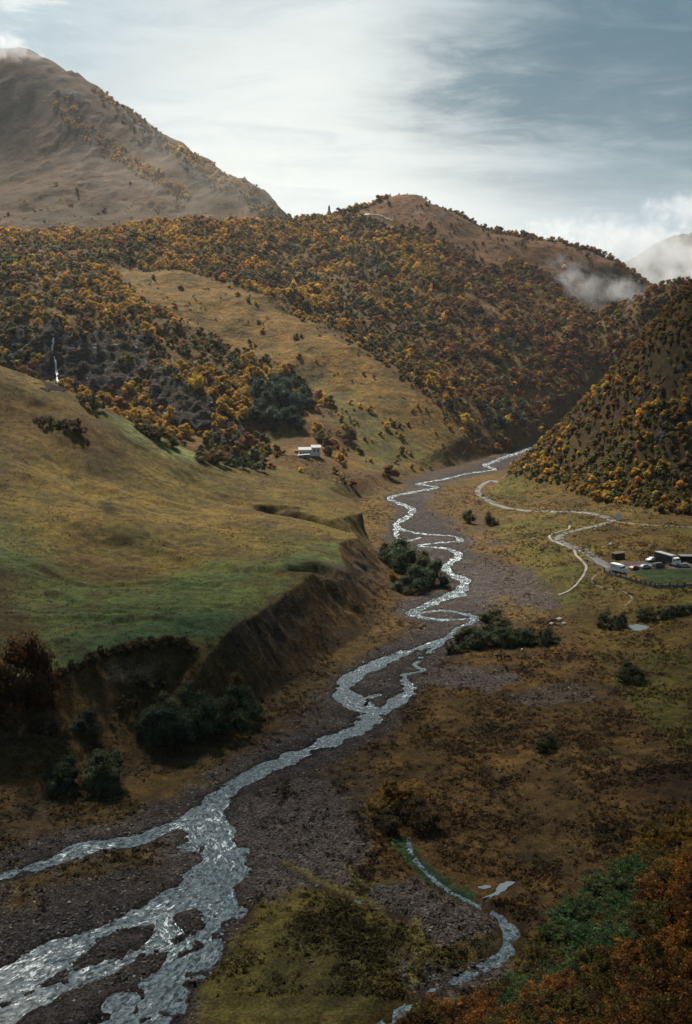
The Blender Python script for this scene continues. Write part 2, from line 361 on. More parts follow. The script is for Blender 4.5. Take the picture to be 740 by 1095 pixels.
def plain(name, col, rough=.6, spec=.3, var=.25, scale=3., metal=0, bump=0.0):
    t = NT(name); co = t.n('ShaderNodeTexCoord').outputs['Object']
    n1 = t.noise(co, scale, 4, .6); n2 = t.noise(co, scale*6, 3, .6)
    f = t.math('ADD', t.math('MULTIPLY', n1, .7), t.math('MULTIPLY', n2, .3))
    c = t.mix(t.ramp(f, .3, .7), vscale(col, 1-var), vscale(col, 1+var*.6))
    t.bsdf(c, rough, spec, n2 if bump else None, bump, .05, metal); return t.m

def ground_mat():
    t = NT('ground_material'); co = t.n('ShaderNodeTexCoord').outputs['Object']
    col = t.attr('col').outputs['Color']; mk = t.attr('mask'); sep = t.n('ShaderNodeSeparateColor'); t.l(mk.outputs['Color'], sep.inputs[0])
    grav, rock, far = sep.outputs[0], sep.outputs[1], sep.outputs[2]
    n_big = t.noise(co, .045, 6, .62); n_mid = t.noise(co, .35, 5, .65); n_fin = t.noise(co, 2.2, 4, .7); n_tin = t.noise(co, 7.0, 2, .7)
    # grass and soil: blotches of lighter dry grass and darker heath at several sizes
    c = t.mix(t.ramp(n_big, .35, .68), t.mix(1., col, (.72, .76, .82), 'MULTIPLY'), t.mix(1., col, (1.28, 1.2, 1.05), 'MULTIPLY'))
    c = t.mix(t.ramp(n_mid, .38, .64), t.mix(1., c, (.64, .64, .66), 'MULTIPLY'), t.mix(1., c, (1.22, 1.2, 1.14), 'MULTIPLY'))
    c = t.mix(t.ramp(n_fin, .36, .66), t.mix(1., c, (.52, .52, .52), 'MULTIPLY'), t.mix(1., c, (1.35, 1.32, 1.25), 'MULTIPLY'))
    c = t.mix(t.ramp(n_tin, .30, .72), t.mix(1., c, (.6, .6, .6), 'MULTIPLY'), t.mix(1., c, (1.3, 1.3, 1.25), 'MULTIPLY'))
    vt = t.voro(co, .55); st_ = t.n('ShaderNodeSeparateColor'); t.l(vt.outputs['Color'], st_.inputs[0])
    tus = t.math('MULTIPLY', t.math('GREATER_THAN', st_.outputs[0], .80), t.ramp(t.math('ADD', vt.outputs['Distance'], t.math('MULTIPLY', n_fin, .35)), .34, .50, .62, 0))
    c = t.mix(tus, c, t.mix(1., c, (.36, .34, .32), 'MULTIPLY'))
    # gravel: pebbles of several sizes and greys
    v1 = t.voro(co, 3.2); v2 = t.voro(co, 1.1)
    sc1 = t.n('ShaderNodeSeparateColor'); t.l(v1.outputs['Color'], sc1.inputs[0]); sc2 = t.n('ShaderNodeSeparateColor'); t.l(v2.outputs['Color'], sc2.inputs[0])
    gc = t.mix(t.ramp(sc1.outputs[0], .1, .95), t.mix(1., col, (.42, .42, .44), 'MULTIPLY'), t.mix(1., col, (1.8, 1.75, 1.75), 'MULTIPLY'))
    gc = t.mix(t.math('MULTIPLY', t.math('GREATER_THAN', sc1.outputs[1], .975), .6), gc, (.24, .23, .225))
    gc = t.mix(t.math('MULTIPLY', t.math('GREATER_THAN', sc2.outputs[1], .985), t.math('LESS_THAN', v2.outputs['Distance'], .28)), gc, (.28, .27, .26))
    gc = t.mix(t.ramp(n_mid, .35, .7, .75, 0), gc, t.mix(1., gc, (.45, .42, .42), 'MULTIPLY'))
    gfac = t.ramp(t.math('ADD', grav, t.math('MULTIPLY', t.math('SUBTRACT', n_mid, .5), .9)), .42, .58)
    c = t.mix(gfac, c, gc)
    # rock: cracked faces with paler strata
    mp = t.n('ShaderNodeMapping'); t.l(co, mp.inputs[0]); mp.inputs['Rotation'].default_value = (.5, .6, .3); mp.inputs['Scale'].default_value = (.05, .05, .22)
    rn = t.noise(mp.outputs[0], 1., 8, .72, 2.0); r2 = t.noise(co, .12, 6, .7, .5)
    rc = t.mix(t.ramp(rn, .38, .66), (.008, .009, .013), (.060, .062, .070))
    rc = t.mix(t.math('MULTIPLY', t.ramp(rn, .56, .64), t.ramp(r2, .5, .62)), rc, (.50, .48, .47))
    rc = t.mix(t.ramp(r2, .40, .60, .75, 0), rc, t.mix(1., col, (.5, .55, .6), 'MULTIPLY'))
    rfac = t.ramp(t.math('ADD', rock, t.math('MULTIPLY', t.math('SUBTRACT', n_big, .5), 1.0)), .42, .6)
    c = t.mix(rfac, c, rc)
    h = t.math('ADD', t.math('MULTIPLY', n_mid, .45), t.math('ADD', t.math('MULTIPLY', n_fin, .40), t.math('MULTIPLY', n_tin, .1)))
    h = t.math('ADD', h, t.math('MULTIPLY', gfac, t.math('MULTIPLY', v1.outputs['Distance'], -.25)))
    h = t.math('ADD', h, t.math('MULTIPLY', rfac, t.math('MULTIPLY', rn, 14)))
    h = t.math('ADD', h, t.math('MULTIPLY', far, t.math('MULTIPLY', n_big, 10)))
    t.bsdf(c, .95, .08, h, .9, .55); return t.m
def water_mat(name='water', fast=True):
    t = NT(name); co = t.n('ShaderNodeTexCoord').outputs['Object']
    at = t.attr('flow'); sep = t.n('ShaderNodeSeparateColor'); t.l(at.outputs['Color'], sep.inputs[0])
    cx = t.n('ShaderNodeCombineXYZ'); t.l(t.math('MULTIPLY', sep.outputs[0], .50), cx.inputs[0]); t.l(sep.outputs[1], cx.inputs[1])
    fl = cx.outputs[0]
    f1 = t.noise(fl, .75, 7, .7, 1.2); f2 = t.noise(fl, 3.2, 6, .74, .8); w1 = t.noise(co, 1.3, 4, .6)
    foam_sheen = t.math('ADD', t.math('MULTIPLY', f1, .62), t.math('MULTIPLY', f2, .38))
    foam_sheen = t.math('ADD', foam_sheen, t.math('MULTIPLY', t.math('SUBTRACT', sep.outputs[2], .5), .30))
    ff = t.ramp(foam_sheen, .55, .66) if fast else 0.0
    w2 = t.noise(fl, 1.6, 6, .72, .9); c = t.mix(t.ramp(t.math('ADD', t.math('MULTIPLY', w2, .7), t.math('MULTIPLY', w1, .3)), .40, .62), (.012, .020, .025), (.140, .180, .205))  # pale tone raised in place of sky reflection on the river
    c = t.mix(ff, c, (.80, .86, .90)) if fast else c
    rough = t.ramp(foam_sheen, .5, .66, .08, .5) if fast else .05
    h = t.math('ADD', t.math('MULTIPLY', f2, .5), t.math('ADD', t.math('MULTIPLY', w1, .35), t.math('MULTIPLY', f1, .8))) if fast else t.noise(co, 6., 2)
    if not fast: c = (.16, .19, .21)  # even base colour lightened to stand in for reflected bright sky
    b = t.bsdf(c, rough, .5, h, .35 if fast else .06, .18 if fast else .02); b.inputs['IOR'].default_value = 1.33
    return t.m
def leaf_mat(name='foliage'):
    t = NT(name); co = t.n('ShaderNodeTexCoord').outputs['Object']; col = t.attr('tint').outputs['Color']
    n = t.noise(co, 1.7, 3, .6)
    c = t.mix(t.ramp(n, .3, .7), t.mix(1., col, (.68, .70, .75), 'MULTIPLY'), t.mix(1., col, (1.3, 1.25, 1.1), 'MULTIPLY'))
    d = t.n('ShaderNodeBsdfPrincipled'); t.l(c, d.inputs['Base Color']); d.inputs['Roughness'].default_value = .75; d.inputs['Specular IOR Level'].default_value = .15
    tr = t.n('ShaderNodeBsdfTranslucent'); t.l(c, tr.inputs[0]); mx = t.n('ShaderNodeMixShader'); mx.inputs[0].default_value = .42
    t.l(d.outputs[0], mx.inputs[1]); t.l(tr.outputs[0], mx.inputs[2]); t.l(mx.outputs[0], t.out.inputs[0]); return t.m
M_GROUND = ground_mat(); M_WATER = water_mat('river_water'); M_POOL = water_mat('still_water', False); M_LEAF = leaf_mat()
M_BARK = plain('bark', (.06, .045, .035), .9, .1, .4, 4)

# ------------------------------------------------------------------ ground colour zones (outlines in world XY)
def zpoly(pts): return np.array([hit(*p)[:2] for p in pts])
def wobble(s, a, seed): return a*fbm(GX, GY, s, 4, seed)
def zone(P, soft, wob, ws, seed, win=None):
    """0..1 weight of an outline with a ragged edge"""
    x0, y0 = P.min(0)-soft-2*wob; x1, y1 = P.max(0)+soft+2*wob; W = np.zeros(GX.shape)
    m = (GX > x0) & (GX < x1) & (GY > y0) & (GY < y1)
    if not m.any(): return W
    x, y = GX[m], GY[m]; dd = sdist(x, y, P) + wob*2*fbm(x, y, ws, 4, seed)
    W[m] = 1-sst(-soft, soft, dd); return W
cA = np.zeros(GX.shape+(3,)); MK = np.zeros(GX.shape+(3,))
def paint(w, c):
    global cA
    cA = cA*(1-w[..., None]) + np.array(c)*w[..., None]
cA[:] = (.082, .056, .018)                                      # dry heath of the right plain
nA = fbm(GX, GY, 60, 4, 31); nB = fbm(GX, GY, 22, 4, 32); nC = fbm(GX, GY, 9, 3, 33)
paint(sst(0, .35, nB+.4*nC)*.7, (.105, .080, .026)); paint(sst(-.02, .3, nA+.5*nC)*.8, (.078, .074, .020)); paint(sst(.15, .45, -nA+.5*nB)*.55, (.046, .028, .012))
slope_u = sst(520, 620, GY)*(GX < 160)
# terrace meadow, west bank
TERR = np.vstack([LIP[:-2], [D(372, 522, 540)[:2], D(300, 505, 580)[:2], D(220, 490, 560)[:2], D(130, 448, 530)[:2], D(0, 395, 500)[:2], D(-150, 370, 490)[:2], D(-600, 370, 480)[:2]]])
zt = zone(TERR, 1.0, .7, 8, 41); paint(zt, (.088, .070, .020))
paint(zt*sst(-.05, .35, nB+.3*nA)*.6, (.098, .064, .018)); paint(zt*sst(.1, .4, -nB+.4*nC)*.55, (.062, .055, .020))
paint(zone(zpoly([(0, 520), (140, 500), (280, 535), (380, 560), (250, 570), (100, 570), (0, 560)]), 25, 12, 40, 47)*zt*.5, (.112, .080, .022))
GREEN = zpoly([(-60, 545), (0, 565), (40, 600), (80, 625), (140, 628), (220, 612), (290, 598), (360, 585), (385, 600), (310, 645), (255, 680), (205, 715), (130, 715), (60, 740), (0, 750), (-60, 740)])
zg = zone(GREEN, 16, 7, 22, 42)*zt; paint(zg*.85, (.058, .092, .034)); paint(zg*sst(.0, .4, nC+.5*nB)*.6, (.080, .100, .036))
paint(zone(zpoly([(80, 690), (130, 668), (215, 655), (262, 664), (208, 705), (130, 710), (60, 735)]), 8, 4, 14, 43)*zt*.7, (.040, .082, .040))
paint(zone(zpoly([(-40, 600), (10, 615), (40, 650), (60, 690), (40, 700), (0, 690), (-40, 690)]), 9, 6, 18, 44)*.85, (.050, .032, .014))
paint(zone(zpoly([(125, 452), (160, 460), (200, 475), (236, 496), (200, 494), (150, 482), (120, 470)]), 8, 4, 20, 45)*.9, (.125, .150, .062))
paint(zone(zpoly([(-30, 405), (30, 430), (60, 455), (110, 475), (80, 485), (20, 460), (-30, 450)]), 10, 6, 25, 46)*.6, (.045, .030, .014))
paint(zone(zpoly([(-60, 400), (0, 402), (60, 420), (120, 452), (150, 480), (110, 500), (40, 480), (-60, 470)]), 18, 10, 30, 148)*zt*.55, (.098, .058, .020))
paint(zt*sst(.12, .3, fbm(GX, GY*1.6, 34, 4, 149)+.35*nC)*.65, (.062, .040, .016)); paint(zt*sst(.2, .34, fbm(GX, GY*2.2, 12, 4, 150)+.4*nB)*.5, (.050, .034, .014))
# scarp and lower west slopes
wb = ((GX < 70) & (GY > 140) & (GY < 420) & (fd > -3)).astype(float)*(1-zt)
paint(wb*.95, (.078, .046, .019)); paint(wb*sst(0, .4, nC+nB*.5)*.6, (.120, .074, .026)); paint(wb*sst(.1, .4, -nC+.6*nB)*.5, (.026, .022, .012)); bk = bank > .3; paint(wb*bk*sst(.15, .5, pn(Z/2.3+.6*nC, ls/30))*.6, (.105, .066, .036)); paint(wb*bk*sst(.1, .4, -rib+.5*nC)*.5, (.030, .020, .012))
for i, pl in enumerate([[(255, 668), (300, 640), (330, 640), (320, 668), (280, 690), (250, 690)], [(355, 606), (385, 585), (400, 605), (395, 625), (360, 630)]]): paint(zone(zpoly(pl), 4, 3, 8, 50+i)*.85, (.048, .036, .034))
zc = zone(zpoly([(112, 712), (135, 708), (165, 712), (160, 728), (118, 728)]), 1.5, 1.5, 4, 53); paint(zc*.8, (.26, .17, .11))
paint(zone(zpoly([(385, 500), (400, 520), (440, 512), (420, 500)]), 6, 3, 10, 48)*.4, (.06, .04, .02))
# mountains
mt = sst(560, 640, GY + 30*nB)*((fd > 2) & ~((GX > 60) & (GY < 830) & (GY < 1.9*GX+540))); paint(mt, (.105, .060, .026))
paint(mt*sst(-.1, .4, nA+.4*nB)*.7, (.130, .080, .030)); paint(mt*sst(.1, .45, -nA+.4*nB)*.6, (.060, .046, .020))
SPUR = np.array([D(120, 285, 1070), D(150, 285, 1060), D(230, 297, 1005), D(280, 318, 955), D(330, 343, 905), D(380, 374, 855), D(430, 408, 815), D(470, 440, 785), D(505, 468, 772), hit(475, 496), hit(400, 506), hit(360, 490), hit(385, 455), hit(350, 425), hit(320, 395), hit(250, 375), hit(200, 345), hit(150, 315)])[:, :2]
zs = zone(SPUR, 8, 8, 30, 61); paint(zs*.95, (.150, .090, .024)); paint(zs*sst(-.1, .3, nB)*.7, (.088, .062, .020)); paint(zs*sst(.1, .4, nA-.3*nB)*.45, (.105, .088, .030))
paint(zone(zpoly([(330, 395), (400, 440), (470, 490), (400, 505), (370, 470)]), 15, 8, 30, 62)*.7, (.085, .085, .034))
BALD = np.array([D(380, 231, 1335), D(405, 215, 1380), D(430, 209, 1400), D(460, 215, 1400), D(500, 235, 1380), D(560, 256, 1350), D(620, 269, 1350), D(655, 283, 1350), D(690, 340, 1700), D(300, 300, 1700)]+[(p[0], p[1], 0) for p in [hit(640, 296), hit(590, 284), hit(545, 272), hit(520, 280), hit(490, 272), hit(450, 252), hit(415, 238)][::-1]])
BALD = np.array([D(378, 232, 1330), D(405, 215, 1385), D(430, 205, 1420), D(460, 210, 1420), D(500, 230, 1400), D(560, 252, 1370), D(620, 265, 1370), D(660, 280, 1370), D(640, 296, 1290), D(590, 284, 1290), D(545, 272, 1290), D(520, 282, 1240), D(490, 272, 1270), D(450, 252, 1290), D(415, 238, 1310)])[:, :2]
zb = zone(BALD, 8, 10, 40, 63); paint(zb, (.110, .056, .026))
MTN = np.array([D(-200, 250, 1330), D(0, 255, 1230), D(60, 250, 1280), D(110, 258, 1270), D(150, 244, 1330), D(200, 232, 1330), D(260, 240, 1330), D(300, 243, 1360), D(325, 238, 1420), (200, 2300), (-1500, 2400)], dtype=object)
MTN = np.array([[p[0], p[1]] for p in MTN], float); zm = zone(MTN, 15, 15, 60, 64)
mtn_c = np.array((.056, .034, .019)); paint(zm*.9, mtn_c); paint(zm*sst(-.05, .4, nA+.3*nB)*.6, (.088, .046, .020)); paint(zm*sst(0, .4, fbm(GX, GY, 180, 3, 65))*.6, (.055, .044, .026))
# narrow stock paths that follow the contours of the grazed slopes
ct = np.abs(((Z + 1.5*fbm(GX, GY, 30, 3, 160))/2.6) % 1.0 - .5)*2
lines = sst(.72, .95, ct)*sst(-.05, .25, fbm(GX, GY, 26, 3, 161))
cA = cA*(1-(.38*lines*(zt*sst(18, 21, Z)*(1-zg) + zs))[..., None])
# rock
RK = np.zeros(GX.shape)
for i, pl in enumerate([[(62, 365), (100, 362), (140, 355), (165, 362), (165, 400), (130, 425), (70, 415)], [(165, 395), (200, 410), (228, 430), (230, 470), (190, 460), (160, 440)], [(0, 350), (40, 362), (50, 400), (0, 392)],
        [(210, 440), (260, 450), (270, 485), (230, 480)], [(55, 100), (75, 98), (95, 112), (85, 112)], [(188, 175), (212, 182), (228, 196), (205, 194)], [(0, 85), (12, 86), (10, 92), (0, 92)], [(140, 145), (150, 150), (140, 152)],
        [(440, 280), (470, 290), (460, 318), (440, 305)], [(500, 330), (560, 350), (570, 380), (520, 370)], [(670, 430), (700, 405), (740, 385), (740, 398), (700, 420), (660, 445)], [(690, 468), (720, 450), (740, 440), (740, 452), (700, 475)], [(44, 356), (66, 350), (70, 420), (48, 416)]]):
    RK = np.maximum(RK, zone(zpoly(pl), 3 if i < 4 or i > 11 else 6, 3, 14, 70+i)*(1 if i in (0, 1, 2, 4, 5, 12) else .72))
# slope on the right
eastg = (GX > 60) & (GY < 830) & (GY < 1.9*GX+540)
rs = (eastg & (GY > 400)).astype(float)*sst(9, 16, Z); paint(rs, (.040, .028, .012)); paint(rs*sst(0, .4, nB)*.6, (.060, .044, .016))
woods = mt*(1-zs)*(1-zm)*(1-zb)*sst(35, 60, Z); paint(woods*.75, (.085, .056, .018)); paint(woods*sst(0, .3, nB)*.6, (.060, .056, .020))
# gravel bed and gravel fans
gr = (1-sst(-2, 6, fd + 4*nB))
bedgrass = sst(.06, .3, nB+.5*nA-.25*nC)*sst(2, 7, wat)
paint(gr, (.034, .030, .030)); paint(gr*sst(.0, .3, fbm(GX, GY, 30, 4, 34)+.4*nC), (.054, .047, .043)); paint(gr*sst(.05, .3, fbm(GX*.6+GY*.8, GY*.6-GX*.8, 16, 4, 35))*.7, (.034, .028, .027)); gm = gr.copy()
edge = gr*sst(-26, -3, fd+6*nC)*sst(3, 9, wat)*((GX < 40)*.9+.55*(GX >= 40))
paint(edge*.8, (.070, .043, .017)); gm *= 1-edge*.75
for i, pl in enumerate([[(345, 520), (400, 530), (425, 545), (405, 580), (430, 600), (385, 560), (360, 540)], [(230, 790), (290, 750), (360, 700), (425, 655), (440, 668), (380, 715), (320, 760), (250, 800)], [(0, 940), (60, 935), (150, 900), (190, 890), (180, 905), (90, 940), (0, 975)], [(60, 850), (150, 835), (250, 790), (260, 800), (180, 850), (60, 890)],
        [(450, 955), (370, 945), (330, 935), (260, 975), (215, 1060), (225, 1110), (400, 1110), (430, 1050), (450, 1000)]]):
    w = zone(zpoly(pl), 4, 4, 10, 90+i)*(wat > 1); w = w*(.55 if i == 1 else .85); paint(w, (.088, .058, .020) if i < 4 else (.075, .066, .020)); gm *= 1-w*.8
paint(zone(zpoly([(340, 975), (420, 985), (440, 1030), (360, 1070), (300, 1040), (300, 1000)]), 4, 4, 8, 97)*.6*(wat > 1), (.036, .034, .014))
for i, pl in enumerate([[(520, 600), (575, 610), (600, 650), (570, 662), (530, 668), (505, 640), (495, 610)], [(560, 735), (600, 728), (640, 735), (640, 750), (590, 758), (540, 752)], [(440, 715), (520, 712), (560, 725), (520, 740), (440, 735)], [(510, 555), (530, 590), (500, 580)],
        [(380, 950), (440, 945), (520, 975), (530, 1000), (480, 1020), (440, 990)], [(240, 870), (360, 830), (400, 900), (380, 945), (300, 960), (250, 965)], [(440, 1035), (500, 1025), (540, 1010), (560, 1020), (540, 1050), (440, 1075)]]):
    w = zone(zpoly(pl), 3, 4, 9, 100+i)*(.9 if i > 1 else .62); paint(w, (.062, .053, .050)); gm = np.maximum(gm, w)
for i, pl in enumerate([[(478, 516), (545, 502), (530, 520), (508, 540), (512, 560), (530, 580), (575, 606), (540, 600), (515, 592), (505, 574), (480, 556), (455, 540)], [(540, 640), (600, 655), (560, 665), (520, 668)], [(395, 520), (425, 520), (415, 545), (400, 560), (385, 548)]]):
    w = zone(zpoly(pl), 5, 4, 12, 130+i)*(wat > 2)*.85; paint(w, (.100, .066, .024)); gm *= 1-w*.85
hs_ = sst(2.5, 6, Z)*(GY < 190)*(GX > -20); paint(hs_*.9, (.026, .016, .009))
# wet margins and the green spring
MOSS = smooth_line(np.array([hit(*p)[:2] for p in [(432, 903), (440, 918), (456, 934), (476, 950), (500, 962)]]), 6)
md = dist_line(GX, GY, MOSS)[0] + 2.2*fbm(GX, GY, 5, 4, 110); wmoss = (1-sst(.6, 2.6, md)); paint(wmoss*.95, (.034, .085, .042)); gm *= 1-wmoss
for pts, ww in [([(300, 922), (340, 942), (375, 957), (410, 972)], .9), ([(372, 925), (378, 940), (384, 950)], .9), ([(444, 985), (450, 1020), (440, 1050)], 1.2)]:
    md = dist_line(GX, GY, np.array([hit(*p)[:2] for p in pts]))[0] + .9*fbm(GX, GY, 3, 3, 111); w = 1-sst(.4, ww, md); paint(w*.7, (.17, .15, .055)); gm *= 1-w
MK[..., 0] = gm; MK[..., 1] = RK; MK[..., 2] = far
wet = (1-sst(.1, 1.6, wat))[..., None]; cA = cA*(1-.45*wet)
# lawn of the yard
LAWN = zpoly([(672, 612), (700, 608), (745, 609), (800, 610), (800, 626), (745, 622), (705, 624), (690, 620)])
paint(zone(LAWN, .5, .2, 4, 120), (.030, .050, .022))
YARD = zpoly([(628, 596), (650, 602), (690, 600), (720, 604), (800, 604), (800, 611), (745, 609), (700, 608), (668, 613), (645, 612)])
wy = zone(YARD, 1.5, 1, 5, 121); paint(wy*.85, (.090, .082, .080)); MK[..., 0] = np.maximum(MK[..., 0], wy*.9)
sk = GX*.62+GY*.35
RK = np.maximum(RK, zm*.62*sst(.12, .42, fbm(sk, GY-GX*.5, 70, 5, 611)+.4*fbm(GX, GY, 30, 4, 612)))
crag = RK*sst(560, 640, GY)
Z = Z + crag*(8*(1-2*np.abs(fbm(GX, GY, 24, 4, 601))) + 3.5*fbm(GX, GY, 7, 3, 602))
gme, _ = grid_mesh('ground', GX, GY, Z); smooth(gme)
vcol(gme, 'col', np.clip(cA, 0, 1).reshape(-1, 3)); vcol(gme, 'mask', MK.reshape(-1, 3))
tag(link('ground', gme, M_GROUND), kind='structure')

# ------------------------------------------------------------------ water
sel = (wat < 2.5) & (fd < 60) & (Z < .4)
rme, keep = grid_mesh('river', GX, GY, np.full(GX.shape, -.25), sel); smooth(rme)
rap_sheen = np.full(GX.shape, .42) + .12*(1-sst(-2.2, -.3, wat))*0
for px, py, rr, a in [(215, 880, 9, .5), (222, 905, 7, .45), (180, 985, 8, .55), (165, 1010, 7, .5), (25, 1030, 14, .5), (10, 1060, 10, .25), (60, 915, 6, .4), (110, 903, 6, .4), (440, 740, 8, .35), (395, 755, 9, .3), (320, 800, 8, .3), (110, 1035, 7, .4), (130, 985, 6, .3)]:
    a *= .45; c = G(px, py); rap_sheen = np.maximum(rap_sheen, .42+a*np.exp(-((GX-c[0])**2+(GY-c[1])**2)/rr**2))
rap_sheen = rap_sheen + .25*sst(205, 400, GY)  # distant water whitened like foam, painting in the sky's sheen
fl = np.stack([Fs, Fd, rap_sheen], -1).reshape(-1, 3)[keep]; vcol(rme, 'flow', fl)
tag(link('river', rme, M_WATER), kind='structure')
def slab(P, z0, th):
    bm = bmesh.new(); n = len(P); t = [bm.verts.new((x, y, z0)) for x, y, *_ in P]; b = [bm.verts.new((x, y, z0-th)) for x, y, *_ in P]
    bm.faces.new(t); bm.faces.new(b[::-1])
    for i in range(n): bm.faces.new((t[i], b[i], b[(i+1) % n], t[(i+1) % n]))
    bmesh.ops.recalc_face_normals(bm, faces=bm.faces); me = bpy.data.meshes.new('m'); bm.to_mesh(me); bm.free(); return me
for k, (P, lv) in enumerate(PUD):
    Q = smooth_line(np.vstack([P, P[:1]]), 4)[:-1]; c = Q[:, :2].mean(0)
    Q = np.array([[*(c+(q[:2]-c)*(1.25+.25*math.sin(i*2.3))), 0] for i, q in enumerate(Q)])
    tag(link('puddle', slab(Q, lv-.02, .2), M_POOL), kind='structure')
#__PART3__
#__PART3__
# ------------------------------------------------------------------ foliage building blocks
def cube_sphere():
    v = []; f = []; idx = {}
    def vid(p):
        k = tuple(np.round(p, 4))
        if k not in idx: idx[k] = len(v); v.append(np.array(p, float)/np.linalg.norm(p))
        return idx[k]
    for ax in range(3):
        for sgn in (-1, 1):
            for i in range(2):
                for j in range(2):
                    q = []
                    for a, b in ((0, 0), (1, 0), (1, 1), (0, 1)):
                        p = [0, 0, 0]; p[ax] = sgn; p[(ax+1) % 3] = -1+(i+a); p[(ax+2) % 3] = -1+(j+b); q.append(vid(p))
                    f.append(q if sgn > 0 else q[::-1])
    return np.array(v), np.array(f)
CSV, CSF = cube_sphere()
def leaves(P, Nrm, size, r, slim=.6):
    """one bent quad per point, facing roughly along Nrm"""
    n = len(P); N = Nrm + .75*r.normal(size=(n, 3)); N /= np.linalg.norm(N, axis=1)[:, None]+1e-9
    A = np.cross(N, r.normal(size=(n, 3))); A /= np.linalg.norm(A, axis=1)[:, None]+1e-9; B = np.cross(N, A)
    s = (size*(.6+.8*r.random(n)))[:, None] if np.isscalar(size) else size[:, None]
    w = s*slim*(.7+.6*r.random((n, 1)))
    co = np.stack([P-A*s, P-B*w+N*s*.2, P+A*s, P+B*w+N*s*.2], 1).reshape(-1, 3)
    return co, np.arange(4*n).reshape(n, 4)
def crown(nl, leaf, lobes, seed, flat=1.0, core=.72, z0=.18, spread=.62):
    """unit crown: height about 1, radius about .5; returns verts, quads, tone"""
    r = np.random.default_rng(seed); L = []
    for i in range(lobes):
        a = r.random()*2*np.pi; t = (i+.5)/lobes; rr = spread*.5*math.sqrt(r.random())*(1-.5*t**2)
        L.append((rr*math.cos(a), rr*math.sin(a), z0+(.92-z0)*(.25+.62*t)*flat, (.17+.13*r.random())*(1.15-.45*t)))
    co = []; f = []; tone = []; nv = 0
    for x, y, z, q in L:
        k = 1+.22*r.normal(size=(len(CSV), 1)); v = CSV*k*q*core*np.array([1, 1, .9]) + (x, y, z); co.append(v); f.append(CSF+nv); nv += len(v)
        tone.append(np.full(len(v), .8)+.08*r.normal(size=len(v)))
    wts = np.array([l[3]**2 for l in L]); wts /= wts.sum(); li = r.choice(len(L), nl, p=wts); LA = np.array(L)[li]
    n = r.normal(size=(nl, 3)); n[:, 2] = n[:, 2]*.9+.25; n /= np.linalg.norm(n, axis=1)[:, None]
    P = LA[:, :3] + n*LA[:, 3:4]*(.72+.42*r.random((nl, 1)))*np.array([1, 1, .92]); P[:, 2] = np.maximum(P[:, 2], .02+.06*r.random(nl))
    v, q = leaves(P, n, leaf, r); co.append(v); f.append(q+nv)
    lt = np.random.default_rng(seed+5).normal(size=len(L))*.16
    tone.append(np.repeat(np.clip(1+lt[li]+.24*r.normal(size=nl), .45, 1.8), 4))
    return np.vstack(co), np.vstack(f), np.concatenate(tone)
def prism(p0, p1, r0, r1, n=5):
    p0 = np.array(p0, float); p1 = np.array(p1, float); a = p1-p0; a = a/np.linalg.norm(a); u = np.cross(a, (.3, .8, .5)); u /= np.linalg.norm(u); w = np.cross(a, u)
    t = np.linspace(0, 2*np.pi, n, endpoint=False); ring = np.cos(t)[:, None]*u+np.sin(t)[:, None]*w
    return np.vstack([p0+ring*r0, p1+ring*r1]), np.array([[i, (i+1) % n, n+(i+1) % n, n+i] for i in range(n)])
def join(parts):
    co = []; f = []; nv = 0
    for v, q in parts: co.append(v); f.append(q+nv); nv += len(v)
    return np.vstack(co), np.vstack(f)
def trunk(seed, r0=.035, stems=1, top=.6):
    r = np.random.default_rng(seed); P = []
    for i in range(stems):
        a = r.random()*6.28; b = .02 if stems == 1 else .05; base = np.array([b*math.cos(a), b*math.sin(a), -.05]); k = base+np.array([.07*r.normal(), .07*r.normal(), top*.5+.05])
        if stems > 1: k = k+np.array([.12*math.cos(a), .12*math.sin(a), 0])
        P.append(prism(base, k, r0, r0*.7))
        for j in range(3 if stems == 1 else 2):
            c = a+j*2.2+r.random(); P.append(prism(k, k+np.array([.22*math.cos(c), .22*math.sin(c), top*(.35+.2*r.random())]), r0*.65, r0*.25, 4))
    return join(P)
TINT = {'golden': (.440, .255, .034), 'orange': (.230, .108, .020), 'rust': (.180, .076, .022), 'brown': (.135, .078, .026), 'olive': (.150, .120, .028), 'green': (.075, .088, .030), 'dark green': (.030, .050, .030), 'yellow': (.560, .390, .050), 'mauve': (.130, .090, .075)}
def tinted(name, c, tint, mat):
    co, f, tn = c; me = mesh_np(name, co, f); t = np.array(TINT[tint] if isinstance(tint, str) else tint)
    vcol(me, 'tint', np.clip(tn[:, None]*t*(1+.10*np.random.default_rng(5).normal(size=(len(tn), 1))), 0, 1)); me.materials.append(mat); return me
_bark = {}
def bare(name, key, geo):
    if key not in _bark: me = mesh_np(name, *geo); me.materials.append(M_BARK); _bark[key] = me
    return _bark[key]
def visible(p, hgt_top):
    a = np.array([0, 0, CAMZ]); b = np.array([p[0], p[1], p[2]+hgt_top]); t = np.linspace(.03, .985, 160)[:, None]; q = a+(b-a)*t
    return bool((hgt(q[:, 0], q[:, 1]) < q[:, 2]).all())

